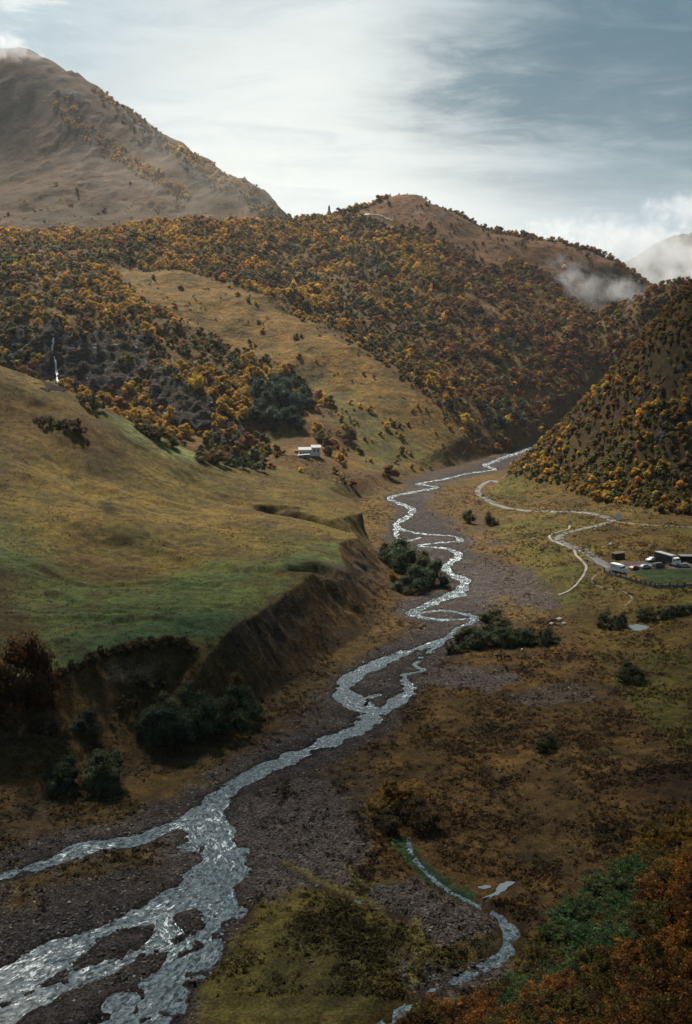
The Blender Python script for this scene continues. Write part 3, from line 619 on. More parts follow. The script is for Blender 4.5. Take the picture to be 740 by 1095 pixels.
# ------------------------------------------------------------------ hillside trees
SH = [crown(110, .070, 7, s, z0=-.08, spread=.72) for s in range(5)] + [crown(100, .065, 7, 9, z0=-.05, spread=.5)]
SHN = [crown(520, .040, 9, 20+s, z0=-.12, spread=.8) for s in range(4)]
N_TRY = 150000
r = np.random.default_rng(21)
N_E = 34000; ty = 470+(1980-470)*np.sqrt(r.random(N_TRY)*.95+.0); tx = (r.random(N_TRY)*2-1)*(60+.43*ty)
tx = np.r_[tx, 60+270*r.random(N_E)]; ty = np.r_[ty, 430+400*r.random(N_E)]; N_TRY += N_E; first = np.arange(N_TRY) < N_TRY-N_E
dpl = lambda P: sdist(tx, ty, P)
tz = hgt(tx, ty); na = fbm(tx, ty, 70, 4, 201); nb = fbm(tx, ty, 26, 3, 202); nc_ = fbm(tx, ty, 130, 3, 203)
east = (tx > 60) & (ty < 830) & (ty < 1.9*tx+540)                           # slope across the river
fdt = sdist(tx, ty, FLOOR)
dens = np.zeros(N_TRY)
mass = (~east) & (ty > 560) & (fdt > 4)
d_spur = dpl(SPUR); d_mtn = dpl(MTN); d_bald = dpl(BALD); d_terr = dpl(TERR)
mass &= first; dens = np.where(mass & (ty < 1480), .72+1.3*na+1.0*nb, dens)
dens = np.where(d_spur < 5, .015+.10*(nb > .28), dens); dens = np.where((d_spur >= 5) & (d_spur < 25), dens*.8, dens)
dens = np.where(d_mtn < 0, .0+.07*(nb > .34)*(ty < 1560), dens); dens = np.where(d_bald < 0, .03+.3*(nb > .3), dens)
dens = np.where(d_terr < 4, 0, dens); dens[(ty < 640) & (tx > -60) & ~east] = 0
low = mass & (tz < 40) & (tx > -60) & (ty < 800); dens = np.where(low, .10+.35*(nb > .2), dens)
def strip(pts, wd, a):
    global dens
    P = np.array([hit(*p)[:2] for p in pts]); dd = dist_line(tx, ty, P)[0]; dens = np.where(dd < wd*(1+.6*nb), a, dens); return dd < wd*1.3
st1 = strip([(66, 116), (85, 135), (110, 152), (140, 172), (165, 190), (195, 212)], 13, .55)
st2 = strip([(112, 104), (140, 125), (165, 145), (200, 165), (225, 182), (240, 196), (275, 214), (305, 236)], 24, .34)
rock_d = np.full(N_TRY, 1e9)
for pl in [[(70, 372), (100, 366), (140, 360), (162, 366), (160, 398), (130, 418), (75, 412)], [(172, 402), (200, 415), (224, 432), (224, 462), (190, 452), (165, 435)]]: rock_d = np.minimum(rock_d, dpl(zpoly(pl)))
dens = np.where(rock_d < 0, .05, dens)
wf = np.array([D(58, 412, 720)[:2], D(58, 355, 755)[:2]]); dens = np.where(dist_line(tx, ty, wf)[0] < 9, 0, dens)
hs = np.array(D(328, 480, 655)[:2]); dens = np.where((np.abs(tx-hs[0]) < 16) & (ty > hs[1]-75) & (ty < hs[1]+14), 0, dens)
ed = .70+1.0*nb+.6*na; dens = np.where(east, np.where((tz > 9.5), ed, 0), dens)
for pl in [[(655, 440), (700, 410), (740, 388), (740, 398), (700, 422), (660, 448)], [(690, 468), (720, 452), (740, 442), (740, 450), (700, 474)]]: dens = np.where(dpl(zpoly(pl)) < 0, .08, dens)
want = np.where(east, 1.0, .62)
ok = r.random(N_TRY) < dens*want*np.where(east, 1, np.clip(1.25-.0004*(ty-600), .7, 1.2))
# thin out by distance between stems
tx, ty, tz, na, nb, nc_, east, st1 = [a[ok] for a in (tx, ty, tz, na, nb, nc_, east, st1)]; d_spur = d_spur[ok]; d_bald = d_bald[ok]; d_mtn = d_mtn[ok]
cell = {}; keep_i = []
for i in range(len(tx)):
    q = 2.3 if east[i] else 3.7; k = (int(tx[i]/q), int(ty[i]/q))
    if any((k[0]+a, k[1]+b) in cell and (tx[i]-tx[cell[(k[0]+a, k[1]+b)]])**2+(ty[i]-ty[cell[(k[0]+a, k[1]+b)]])**2 < q*q for a in (-1, 0, 1) for b in (-1, 0, 1)): continue
    cell[k] = i; keep_i.append(i)
tx, ty, tz, na, nb, nc_, east, st1, d_spur, d_bald, d_mtn = [a[keep_i] for a in (tx, ty, tz, na, nb, nc_, east, st1, d_spur, d_bald, d_mtn)]
NTREE = len(tx); print('hillside trees', NTREE)
th = np.where(east, 2.4+3.0*r.random(NTREE)**2, 4.0+7.0*r.random(NTREE)**2.2)*(1+.25*nb); th = np.where((d_spur < 5) | (d_bald < 0), th*.6, th); th = np.where(d_mtn < 0, th*.85, th)
px_, py_, dep_ = proj(np.stack([tx, ty, tz], -1))
kinds = list(TINT); tk = []
for i in range(NTREE):
    u = r.random(); a = na[i]*1.0+nc_[i]*.9+.25*r.normal(); p, q = px_[i], py_[i]
    if east[i]: k = ('olive' if a > .26 else 'golden' if a > -.02 else 'olive' if a > -.16 else 'brown' if u < .6 else 'rust') if q > 400 else ('orange' if u < .3 else 'brown' if u < .7 else 'olive')
    elif (265 < p < 335 and 405 < q < 462) : k = 'dark green' if u < .75 else 'green'
    elif (455 < p < 560 and 430 < q < 478): k = 'dark green' if u < .5 and a > -.2 else 'olive' if u < .8 else 'golden'
    elif p > 470: k = 'rust' if a > .12 else 'brown' if a > -.06 else 'orange' if u < .6 else 'golden' if u < .75 else 'mauve' if u < .85 else 'olive'
    elif p < 90 and 270 < q < 400: k = 'green' if u < .25 else 'brown' if u < .6 else 'olive' if u < .75 else 'golden'
    else: k = 'golden' if a > .10 else 'orange' if a > .03 else 'olive' if u < .46 else 'green' if u < .60 else 'mauve' if u < .6 else 'brown' if u < .85 else 'rust'
    if st1[i]: k = 'golden'
    if u > .992: k = 'yellow'
    tk.append(k)
inview = (px_ > 2) & (px_ < 738) & (py_ > 20)
vis = np.array([inview[i] and visible((tx[i], ty[i], tz[i]), th[i]*.8) for i in range(NTREE)])
app = np.where(vis, th/dep_, 0); order = np.argsort(-app); single = set(order[:298].tolist())
def place_words(i):
    p, q = px_[i], py_[i]
    if east[i]:
        lat = 'by its river tip' if p < 610 else 'above the white billboard' if p < 685 else 'above the parked lorry'
        base = 540 if p > 600 else 520; crest = 560-(p-560)*1.33; t = (base-q)/max(30, base-crest)
        ht = 'low' if t < .33 else 'halfway up' if t < .7 else 'high up'
        return f'{ht} on the far bank slope, {lat}', f'on the steep slope across the river {ht} {lat}'
    if q > 400: return 'in the gully at the foot of the crags behind the meadow', 'in the gully behind the meadow'
    return 'on the wooded mountainside above the crags', 'on the wooded mountainside'
ADJ = {'golden': 'golden autumn', 'orange': 'orange autumn', 'rust': 'rust-red autumn', 'brown': 'dull brown autumn', 'olive': 'olive-green', 'green': 'green', 'dark green': 'dark green', 'yellow': 'bright yellow', 'mauve': 'greyish mauve'}
cache = {}
for i in sorted(single):
    k = (int(r.integers(len(SHN))), tk[i])
    if k not in cache:
        cco, cf, ct = SHN[k[0]]; v, f = trunk(70+k[0])
        cache[k] = tinted('hillside_tree', (cco, cf, ct), tk[i], M_LEAF), bare('hillside_tree_trunk', ('h', k[0]), (v, f))
    w, gname = place_words(i)
    o = bpy.data.objects.new('hillside_tree', None); COL.objects.link(o); o.empty_display_size = .5
    s = th[i]; o.location = (tx[i], ty[i], tz[i]-.03*s); o.rotation_euler = (0, 0, r.random()*6.28); o.scale = (s*(.95+.3*r.random()), s*(.95+.3*r.random()), s)
    link('crown', cache[k][0], None, o); link('trunk', cache[k][1], None, o)
    tag(o, f'{ADJ[tk[i]]} tree {w}', 'tree', f'{tk[i]} trees {gname}')
# the rest of the wood, seen as one mass
rest = [i for i in range(NTREE) if i not in single]
def scatter(name, shapes, xs, yz, zs, sc, cols, mat, r, kind='stuff', tilt=0.0, sq=None):
    co = []; f = []; tn = []; nv = 0; which = r.integers(len(shapes), size=len(xs)); out = []
    for s, (v, q, t) in enumerate(shapes):
        ii = np.where(which == s)[0]; n = len(ii)
        if not n: continue
        a = r.random(n)*6.2832; ca, sa = np.cos(a)[:, None], np.sin(a)[:, None]
        S3 = sc[ii][:, None, None]*(np.ones((n, 1, 3)) if sq is None else sq[ii][:, None, :])
        V = v[None]*S3; x = V[..., 0]*ca-V[..., 1]*sa + xs[ii][:, None]; y = V[..., 0]*sa+V[..., 1]*ca + yz[ii][:, None]; z = V[..., 2]+zs[ii][:, None]
        co.append(np.stack([x, y, z], -1).reshape(-1, 3)); f.append((q[None]+(np.arange(n)*len(v))[:, None, None]).reshape(-1, q.shape[1])+nv); nv += n*len(v)
        tn.append((t[None, :, None]*cols[ii][:, None, :]).reshape(-1, 3))
    me = mesh_np(name, np.vstack(co), np.vstack(f)); vcol(me, 'tint', np.clip(np.vstack(tn), 0, 1)); return tag(link(name, me, mat), kind=kind)
ri_ = np.array(rest); colr = np.array([TINT[tk[i]] for i in rest])*np.exp(.24*r.normal(size=(len(rest), 1)))*(1+.08*r.normal(size=(len(rest), 3)))
scatter('forest', SH, tx[ri_], ty[ri_], tz[ri_]-.08*th[ri_], th[ri_], np.clip(colr, .005, 1), M_LEAF, r, sq=1+.25*r.random((len(rest), 3))*np.array([1, 1, 0]))

# low scrub between and around the trees, too fine to count
n = 60000; y = 560+(1500-560)*np.sqrt(r.random(n)); x = (r.random(n)*2-1)*(60+.43*y); x = np.r_[x, 60+270*r.random(14000)]; y = np.r_[y, 430+400*r.random(14000)]; n += 14000; e2 = (x > 60) & (y < 830) & (y < 1.9*x+540)
z = hgt(x, y); sb = fbm(x, y, 40, 4, 210); sm = fbm(x, y, 90, 3, 211); a1 = sdist(x, y, SPUR); a2 = sdist(x, y, MTN); a3 = sdist(x, y, BALD); f2 = sdist(x, y, FLOOR)
pr_ = np.where(e2, np.where(z > 10, .75+.5*sb, 0), .55+.6*sb); pr_ = np.where(a1 < 0, .02+.35*(sb > .22), pr_); pr_ = np.where(a2 < 0, .01+.3*(sb > .25), pr_); pr_ = np.where(a3 < 0, .03+.3*(sb > .2), pr_)
k = (r.random(n) < pr_) & (f2 > 6) & (sdist(x, y, TERR) > 6) & ~((y < 640) & (x > -60)) & (z < 330) & (np.hypot(x-hs[0], y-hs[1]) > 26)
x, y, z, sm, a1 = x[k], y[k], z[k], sm[k], a1[k]; SC = [crown(26, .17, 3, 300+s, z0=-.1, spread=.9) for s in range(4)]
pal = np.array([TINT['olive'], TINT['golden'], TINT['brown'], (.11, .085, .028), (.16, .10, .026)]); ci_ = np.clip((sm*3+2+r.normal(size=len(x))*1.1).astype(int), 0, 4); cc_ = pal[ci_]*.62*np.exp(.2*r.normal(size=(len(x), 1)))
sc_ = (1.3+2.2*r.random(len(x))**1.5)*np.where(a1 < 0, .7, 1); scatter('undergrowth', SC, x, y, z-.1, sc_, cc_, M_LEAF, r, sq=np.array([[1.3, 1.3, .85]])*np.ones((len(x), 1)))

# ------------------------------------------------------------------ single bushes and trees in the valley
BUSH = [crown(3000, .023, 14, 40+s, core=.62, z0=-.12, spread=.95) for s in range(4)]
def row_crown(seed):
    P = []; q = np.random.default_rng(seed)
    for j, x in enumerate((-1.0, -.35, .3, .95)):
        v, f, t_ = crown(900, .034, 9, seed*7+j, core=.62, z0=-.12, spread=.95); k = .7+.45*q.random(); P.append((v*np.array([1, 1, k])+(x, .15*q.normal(), 0), f, t_*(.85+.3*q.random())))
    v, f = join([(a, b) for a, b, _ in P]); return v, f, np.concatenate([c for _, _, c in P])
ROWS = [row_crown(800+s) for s in range(3)]
bcache = {}
def bush(px, py, wpx, hpx, tint, label, cat='bush', group=None, name='riverside_bush', shapes=None, stems=4):
    p = hit(px, py); dep = proj(p)[2]; h = hpx*dep/F*1.05; w = wpx*dep/F
    s = int(rng.integers(4)); k = (s, tint)
    wide = w > 1.55*h; k = k+(wide,)
    if k not in bcache: bcache[k] = tinted('foliage', ROWS[s % 3] if wide else BUSH[s], tint, M_LEAF)
    o = bpy.data.objects.new(name, None); COL.objects.link(o); o.location = (p[0], p[1]+.25*w, hgt(p[0], p[1]+.25*w)-.04*h); o.rotation_euler = (0, 0, (rng.random()-.5)*.5 if wide else rng.random()*6.28); o.scale = (w/2.7, h*1.1, h) if wide else (w*1.05, w*1.05, h)
    link('foliage', bcache[k], None, o); link('stem', bare('stem', ('b', s), trunk(90+s, .022, stems, .55)), None, o)
    return tag(o, label, cat, group)
GA = 'bushes beside the bend of the river'
bush(431, 612, 38, 40, (0.051, 0.069, 0.036), 'largest dark bush in the clump on the river bend', group=GA)
bush(416, 604, 22, 26, (0.075, 0.072, 0.036), 'dull olive bush at the back of the clump on the river bend', group=GA)
bush(447, 632, 34, 32, (0.045, 0.069, 0.042), 'blue-green bush nearest the water at the front of the river-bend clump', group=GA)
bush(464, 628, 28, 32, (0.051, 0.075, 0.039), 'dark green bush overhanging the stream at the outer end of the clump', group=GA)
bush(453, 612, 20, 26, (0.090, 0.090, 0.039), 'olive bush in the middle of the river-bend clump', group=GA)
bush(430, 634, 26, 20, (0.060, 0.069, 0.033), 'low green bush at the foot of the scarp beside the river-bend clump', group=GA)
bush(421, 622, 15, 13, (0.240, 0.143, 0.030), 'small yellow bush at the foot of the scarp by the clump', group=GA)
bush(440, 637, 16, 9, (0.150, 0.105, 0.030), 'small yellow-brown shrub under the front of the river-bend clump', group=GA)
GB = 'bushes on the flat beside the black cattle'
for a in [(527, 681, 42, 30, (0.078, 0.078, 0.033), 'tallest olive bush of the thicket behind the black cattle'), (503, 690, 30, 22, (0.069, 0.075, 0.033), 'round bush at the river end of the thicket'),
          (489, 699, 26, 13, (0.060, 0.066, 0.030), 'low bush trailing towards the river from the thicket'), (517, 694, 30, 20, (0.060, 0.078, 0.039), 'dark green bush at the front of the thicket, straight behind the cattle'),
          (540, 691, 32, 22, (0.069, 0.084, 0.039), 'mid-green bush at the thicket front beside the white sheep'), (557, 690, 26, 18, (0.051, 0.072, 0.039), 'small dark bush behind the white sheep'),
          (574, 689, 30, 18, (0.057, 0.078, 0.039), 'spreading green bush near the yard end of the thicket'), (590, 688, 20, 13, (0.060, 0.069, 0.033), 'last low bush at the yard end of the thicket')]: bush(*a, group=GB)
GC = 'willows at the foot of the scarp'
for a in [(164, 800, 38, 44, (0.045, 0.066, 0.042), 'dark willow at the downstream end of the row under the scarp'), (186, 806, 46, 50, (0.045, 0.069, 0.039), 'broad dark green willow bulging towards the river bar'),
          (212, 800, 46, 54, (0.054, 0.075, 0.039), 'tall mid-green willow in the centre of the row under the scarp'), (236, 790, 44, 54, (0.066, 0.081, 0.039), 'olive-tinged willow just upstream of the row centre'),
          (256, 776, 40, 46, (0.051, 0.072, 0.039), 'dark willow at the upstream end of the row under the scarp'), (178, 780, 40, 34, (0.090, 0.099, 0.051), 'paler grey-green willow at the back of the row'),
          (248, 748, 26, 24, (0.128, 0.099, 0.033), 'yellowing willow top at the back of the row, against the scarp'), (206, 770, 36, 30, (0.075, 0.087, 0.045), 'grey-green willow behind the tall one in the row')]: bush(*a, cat='willow', group=GC, name='willow')
bush(112, 848, 54, 48, (0.072, 0.084, 0.042), 'round pale olive bush standing alone on the dark lower bank'); bush(68, 848, 38, 38, (0.045, 0.063, 0.036), 'smaller dark green bush beside the round olive one on the bank')
bush(22, 772, 62, 88, (.110, .044, .016), 'tall rust-red tree standing below the green meadow edge', 'tree', name='autumn_tree', stems=1); bush(-22, 776, 56, 70, (.075, .034, .016), 'darker brown tree cut off at the picture edge below the meadow', 'tree', name='autumn_tree', stems=1)
bush(90, 788, 32, 26, (0.039, 0.054, 0.030), 'dark squat bush on the shady bank between the rust tree and willows'); bush(46, 792, 30, 14, (0.075, 0.048, 0.024), 'low brown shrub at the foot of the rust-red tree')
bush(132, 765, 34, 14, (0.060, 0.045, 0.024), 'low dark shrub under the pale eroded bank'); bush(160, 745, 30, 13, (0.075, 0.066, 0.027), 'low olive shrub under the pale eroded bank')
for i, (x, q, w, h) in enumerate([(66, 728, 16, 12), (82, 720, 18, 11), (98, 713, 18, 13), (114, 708, 20, 12), (130, 705, 18, 12), (146, 702, 20, 13), (162, 700, 18, 12), (178, 699, 20, 13), (193, 699, 18, 12), (204, 703, 14, 12)]):
    bush(x, q, w, h, [(0.063, 0.039, 0.021), (0.051, 0.036, 0.021), (0.075, 0.051, 0.024)][i % 3], 'brown shrub along the lip of the green meadow '+('nearest the rust-red tree' if i < 3 else 'over the pale eroded bank' if i < 7 else 'at its pointed corner'), 'shrub', 'lip shrubs '+('near the rust-red tree' if i < 3 else 'over the pale bank' if i < 7 else 'at the corner'), 'shrub')
bush(501, 560, 13, 18, (0.090, 0.084, 0.051), 'taller of two small bushes alone on the flat by the track'); bush(525, 562, 14, 16, (0.090, 0.072, 0.045), 'rounder brown one of two small bushes on the flat by the track')
bush(655, 672, 32, 18, (0.054, 0.063, 0.033), 'dark green bush beside the white puddle near the yard'); bush(676, 730, 28, 22, (0.069, 0.072, 0.030), 'olive bush alone on the brown heath below the yard'); bush(585, 806, 22, 20, (0.066, 0.066, 0.030), 'small dark bush alone in the middle of the brown heath')
bush(702, 664, 40, 13, (0.060, 0.066, 0.036), 'long low bush on the bank below the yard fence'); bush(728, 660, 34, 15, (0.048, 0.057, 0.033), 'dark low bush on the bank at the picture edge below the fence')
bush(428, 876, 56, 46, (0.225, 0.132, 0.033), 'golden-brown willow bush above the green spring'); bush(452, 890, 46, 34, (0.090, 0.057, 0.027), 'dark brown bush leaning over the green spring'); bush(415, 890, 30, 24, (0.083, 0.057, 0.027), 'low dark bush beside the small white pool at the spring')
bush(374, 474, 14, 20, (0.105, 0.072, 0.036), 'brown tree standing alone on the slope above the white house', 'tree', name='autumn_tree', stems=1); bush(350, 487, 9, 11, (0.150, 0.075, 0.036), 'small rust tree beside the white house', 'tree', name='autumn_tree', stems=1)
for i, a in enumerate([(70, 461, 30, 10), (44, 456, 24, 9), (82, 466, 20, 9)]): bush(*a, (0.075, 0.054, 0.027), ['long dark shrub in the hollow high on the meadow', 'shrub at the upper end of the hollow high on the meadow', 'small dark shrub at the lower end of the meadow hollow'][i])
GS = 'shrubs along the crest of the meadow'
for i, (a, l) in enumerate([((88, 432, 26, 11), 'green shrub on the meadow crest just past the waterfall'), ((101, 438, 22, 9), 'second green shrub along the meadow crest from the waterfall'), ((152, 462, 24, 16), 'olive shrub on the meadow crest under the crags'), ((168, 472, 26, 18), 'brown shrub on the meadow crest under the pale crag'), ((183, 478, 18, 14), 'yellow-brown shrub beside the pale green hollow'), ((215, 494, 20, 14), 'brown shrub at the lower end of the pale green strip'), ((232, 498, 26, 18), 'rust shrub past the end of the pale green strip'), ((250, 500, 28, 14), 'dark green shrub at the foot of the meadow crest'), ((272, 503, 26, 10), 'low dark green shrub where the meadow meets the mountain')]):
    bush(*a, [(0.060, 0.075, 0.036), (0.066, 0.078, 0.039), (0.105, 0.090, 0.036), (0.112, 0.075, 0.033), (0.165, 0.120, 0.038), (0.120, 0.083, 0.033), (0.150, 0.083, 0.033), (0.045, 0.066, 0.039), (0.048, 0.063, 0.036)][i], l, 'shrub', GS, 'shrub')
bush(210, 418, 14, 22, 'yellow', 'bright yellow tree standing out above the pale crag', 'tree', name='autumn_tree', stems=1)
GD = 'dark trees in the side gully above the white house'
for i, (x, q, w, h) in enumerate([(282, 440, 22, 22), (298, 436, 24, 26), (314, 440, 22, 22), (290, 458, 24, 22), (308, 458, 24, 24), (326, 436, 16, 18), (276, 424, 18, 20), (300, 420, 22, 20), (320, 460, 16, 16), (270, 450, 16, 14)]):
    bush(x, q, w, h, [(0.039, 0.066, 0.048), (0.051, 0.078, 0.057)][i % 2], ['dark', 'slightly paler'][i % 2]+' blue-green tree in the clump above the white house', 'tree', GD+(' pale' if i % 2 else ' dark'), 'gully_tree', stems=1)

# ------------------------------------------------------------------ foreground bushes below the viewpoint
def sprig_bush(seed, nst=46, per=90):
    """loose bush: many arching twigs carrying leaves of uneven brightness"""
    q = np.random.default_rng(seed); P = []; N = []; T_ = []
    for i in range(nst):
        a = q.random()*6.283; lean = .55*math.sqrt(q.random()); L = .55+.5*q.random(); tn = np.clip(1+.35*q.normal(), .4, 2)
        t = .15+.85*np.sqrt(q.random(per)); jit = .045*q.normal(size=(per, 3))*(1.5-.6*t[:, None])
        P.append(np.c_[lean*np.cos(a)*t**1.3, lean*np.sin(a)*t**1.3, L*t*(1-.25*lean*t)]+jit); N.append(q.normal(size=(per, 3))+np.array([0, 0, .5])); T_.append(tn*np.clip(1+.35*q.normal(size=per), .3, 2.2)*(.75+.4*t))
    v, f = leaves(np.vstack(P), np.vstack(N), (.034), q, .5); return v, f, np.repeat(np.concatenate(T_), 4)
FB = [sprig_bush(60+s) for s in range(5)]
fcache = {}
FP = zpoly([(425, 1110), (470, 1088), (540, 1066), (568, 1022), (590, 992), (640, 945), (690, 900), (745, 872), (830, 850), (860, 1000), (800, 1130), (600, 1135)])
x0, y0 = FP.min(0); x1, y1 = FP.max(0); r = np.random.default_rng(77); pts = []
for _ in range(9000):
    x, y = x0+(x1-x0)*r.random(), y0+(y1-y0)*r.random()
    if not inpoly(np.array([x]), np.array([y]), FP)[0]: continue
    if any((x-a)**2+(y-b)**2 < 1.85**2 for a, b in pts): continue
    pts.append((x, y))
    if len(pts) > 900: break
print('foreground bushes', len(pts))
more_ = []
for x, y in pts:
    z = float(hgt(x, y)); p, q, dep = proj((x, y, z))
    if p > 756 or q > 1116: more_.append((x, y, z)); continue
    green = abs((q-(1040-(p-560)*.62)))<46 and 545 < p < 690
    u = r.random()
    if green: tint = (.056, .105, .040) if u < .5 else (.095, .120, .044) if u < .8 else (.115, .090, .026); cn = 'green' if u < .5 else 'pale green' if u < .8 else 'olive'
    elif q < 985-(p-620)*.45: tint, cn = ((.200, .120, .026), 'golden') if u < .7 else ((.110, .082, .024), 'olive')
    else: tint, cn = ((.230, .100, .022), 'orange') if u < .4 else ((.110, .048, .016), 'rust-brown') if u < .75 else ((.100, .078, .022), 'olive')
    s = int(r.integers(5)); k = (s, tint)
    if k not in fcache: fcache[k] = tinted('foliage', FB[s], tint, M_LEAF)
    w = 2.9+1.7*r.random(); h = (1.6+1.5*r.random()**1.5)*(1+.45*min(1, max(0, (p-620)/110)))
    o = bpy.data.objects.new('hillside_bush', None); COL.objects.link(o); o.location = (x, y, z-.12); o.rotation_euler = (0, 0, r.random()*6.28); o.scale = (w, w, h)
    link('foliage', fcache[k], None, o); link('stem', bare('stem', ('f', s), trunk(110+s, .014, 5, .6)), None, o)
    rg = 'beside the spring creek' if p < 590 else 'at the top edge of the near thicket' if q < 950 else 'at the bottom edge of the picture' if q > 1050 else 'in the middle of the near thicket'
    tag(o, f'{cn} bush {rg} under the viewpoint', 'bush', f'{cn} bushes {rg}')

mo = np.array(more_); mc = np.array([(.180, .078, .018), (.110, .048, .016), (.100, .078, .022)])[r.integers(3, size=len(mo))]
scatter('shrubbery', [(lambda b: b)(sprig_bush(160+s, 34, 45)) for s in range(3)], mo[:, 0], mo[:, 1], mo[:, 2]-.1, 2.6+1.6*r.random(len(mo)), mc, M_LEAF, r)
# ------------------------------------------------------------------ tufts and stones
r = np.random.default_rng(5)
def tuft(n, seed):
    q = np.random.default_rng(seed); P = np.c_[q.normal(size=(n, 2))*.28, .12+.3*q.random(n)]; v, f = leaves(P, np.c_[P[:, :2]*2, np.full(n, .5)], .22, q, .45); return v, f, np.repeat(.7+.6*q.random(n), 4)
TF = [tuft(12, i) for i in range(5)]
n = 150000; y = 125+(620-125)*r.random(n)**1.35; x = (r.random(n)*2-1)*(30+.42*y); z = hgt(x, y)
fdx = sdist(x, y, FLOOR); wz = np.interp(0, [0], [0])
def samp(A, x, y):
    rr = np.clip(np.round(np.interp(y, ys, np.arange(len(ys)))).astype(int), 0, len(ys)-1); cc = np.clip(np.round(np.interp(np.clip(x/half(y), -1, 1), sx, np.arange(NX))).astype(int), 0, NX-1); return A[rr, cc]
gmk = samp(gm, x, y); wd = samp(wat, x, y); tm = samp(zt, x, y); gz = samp(zg, x, y); lw = samp(zone(LAWN, .5, .2, 4, 120)+wy, x, y)
nz = fbm(x, y, 12, 4, 301)+.5*fbm(x, y, 40, 3, 302)
k = (r.random(n) < np.clip(.55+1.6*nz, .04, 1)*(1-gmk*.97)*np.where(tm > .5, .75, 1)*np.where(gz > .5, .45, 1)) & (wd > 1.2) & (z > -.1) & (lw < .1) & (np.min([np.hypot(x-P[:, 0].mean(), y-P[:, 1].mean()) for P, _ in PUD], axis=0) > 3.5) & ~((y > 380) & (x > 60) & (z > 9))
x, y, z, nz, tm = x[k], y[k], z[k], nz[k], tm[k]; base = samp(cA, x, y); c = base*(.55+.75*r.random((len(x), 1)))*np.where((r.random(len(x)) < .3)[:, None], np.array([[.8, .6, .5]]), 1)*np.where(nz > .25, .75, 1.0)[:, None]
sz = (.55+.9*r.random(len(x))**2)*np.where(tm > .5, .55, 1)*(1+.5*np.clip(nz, 0, 1)); sqz = np.ones((len(x), 3)); sqz[:, 2] = .8
scatter('grass', TF, x, y, z-.05, sz, c, M_LEAF, r, sq=sqz)
n = 42000; y = 128+(520-128)*r.random(n)**1.6; x = (r.random(n)*2-1)*(20+.40*y); gmk = samp(gm, x, y); wd = samp(wat, x, y); z = hgt(x, y)
k = (gmk > .55) & (wd > -.8) & (r.random(n) < .6+.8*fbm(x, y, 10, 3, 303)); k |= (wd < 0) & (wd > -3) & (r.random(n) < .25) & (z > -.6)
k |= (gmk < .3) & (r.random(n) < .02)
x, y, z = x[k], y[k], z[k]; n = len(x)
ST = []
for s in range(5):
    q = np.random.default_rng(400+s); v = CSV*(1+.2*q.normal(size=(len(CSV), 1)))*np.array([1, .8, .6]); ST.append((v, CSF, .85+.3*q.random(len(v))))
sz = .07+.34*r.random(n)**5+.10*r.random(n); g0 = .020+.045*r.random(n)+.14*(r.random(n) > .975); c = np.c_[g0*1.05, g0*.98, g0*.98]*(1+.06*r.normal(size=(n, 3)))
def stone_mat():
    t = NT('stone'); co = t.n('ShaderNodeTexCoord').outputs['Object']; col = t.attr('tint').outputs['Color']; nn = t.noise(co, 5, 4, .65)
    t.bsdf(t.mix(t.ramp(nn, .3, .7), t.mix(1., col, (.6, .6, .6), 'MULTIPLY'), t.mix(1., col, (1.4, 1.38, 1.35), 'MULTIPLY')), .8, .3, nn, .5, .05); return t.m
M_STONE = stone_mat(); print('tufts', len(sqz), 'stones', n)
scatter('stones', ST, x, y, z+sz*.1, sz, np.clip(c, .01, 1), M_STONE, r)
#__PART4__
#__PART4__
# ------------------------------------------------------------------ roads and paths laid on the ground
def ribbon(name, pts, width, mat, lift=.10, y_of=None, tap=True):
    P = smooth_line(np.array([hit(*p)[:2] if len(p) == 2 else D(*p)[:2] for p in pts]), 8)
    d_ = np.gradient(P, axis=0); d_ /= np.linalg.norm(d_, axis=1)[:, None]+1e-9; n_ = np.c_[-d_[:, 1], d_[:, 0]]
    k = 6; co = []; q = np.random.default_rng(len(pts))
    wj = 1+.35*fbm(P[:, 0], P[:, 1], 5, 4, 500)
    for j in range(k):
        o = P + n_*((j/(k-1)-.5)*width*wj)[:, None]; co.append(np.c_[o, hgt(o[:, 0], o[:, 1])+lift-.02*abs(j-(k-1)/2)])
    top = np.stack(co, 1); n = len(P); bot = top[:, [0, -1]].copy(); bot[:, :, 2] -= lift+.35
    V = np.concatenate([top, bot], 1).reshape(-1, 3); m = k+2; f = []
    for i in range(n-1):
        for j in range(k-1): f.append([i*m+j, i*m+j+1, (i+1)*m+j+1, (i+1)*m+j])
        f.append([i*m+k, i*m, (i+1)*m, (i+1)*m+k]); f.append([i*m+k-1, i*m+k+1, (i+1)*m+k+1, (i+1)*m+k-1])
    me = mesh_np(name, V, np.array(f)); smooth(me); return tag(link(name, me, mat), kind='structure')
def track_mat(name, a, b):
    t = NT(name); co = t.n('ShaderNodeTexCoord').outputs['Object']; n1 = t.noise(co, .25, 4, .6); n2 = t.noise(co, 2.5, 4, .7)
    c = t.mix(t.ramp(n1, .35, .65), a, b); c = t.mix(t.ramp(n2, .35, .7), t.mix(1., c, (.65, .65, .65), 'MULTIPLY'), t.mix(1., c, (1.3, 1.3, 1.3), 'MULTIPLY'))
    t.bsdf(c, t.ramp(n1, .4, .65, .45, .95), .4, n2, .5, .06); return t.m
M_TRACK = track_mat('gravel_track', (.058, .053, .051), (.095, .087, .083)); M_PALE = track_mat('pale_gravel', (.14, .125, .11), (.22, .20, .175)); M_DIRT = track_mat('dirt_path', (.085, .058, .034), (.11, .078, .048))
ribbon('road', [(540, 509), (527, 514), (516, 519), (511, 526), (519, 533), (535, 541), (560, 546), (590, 547), (620, 548), (642, 551), (656, 557)], 3.6, M_TRACK)
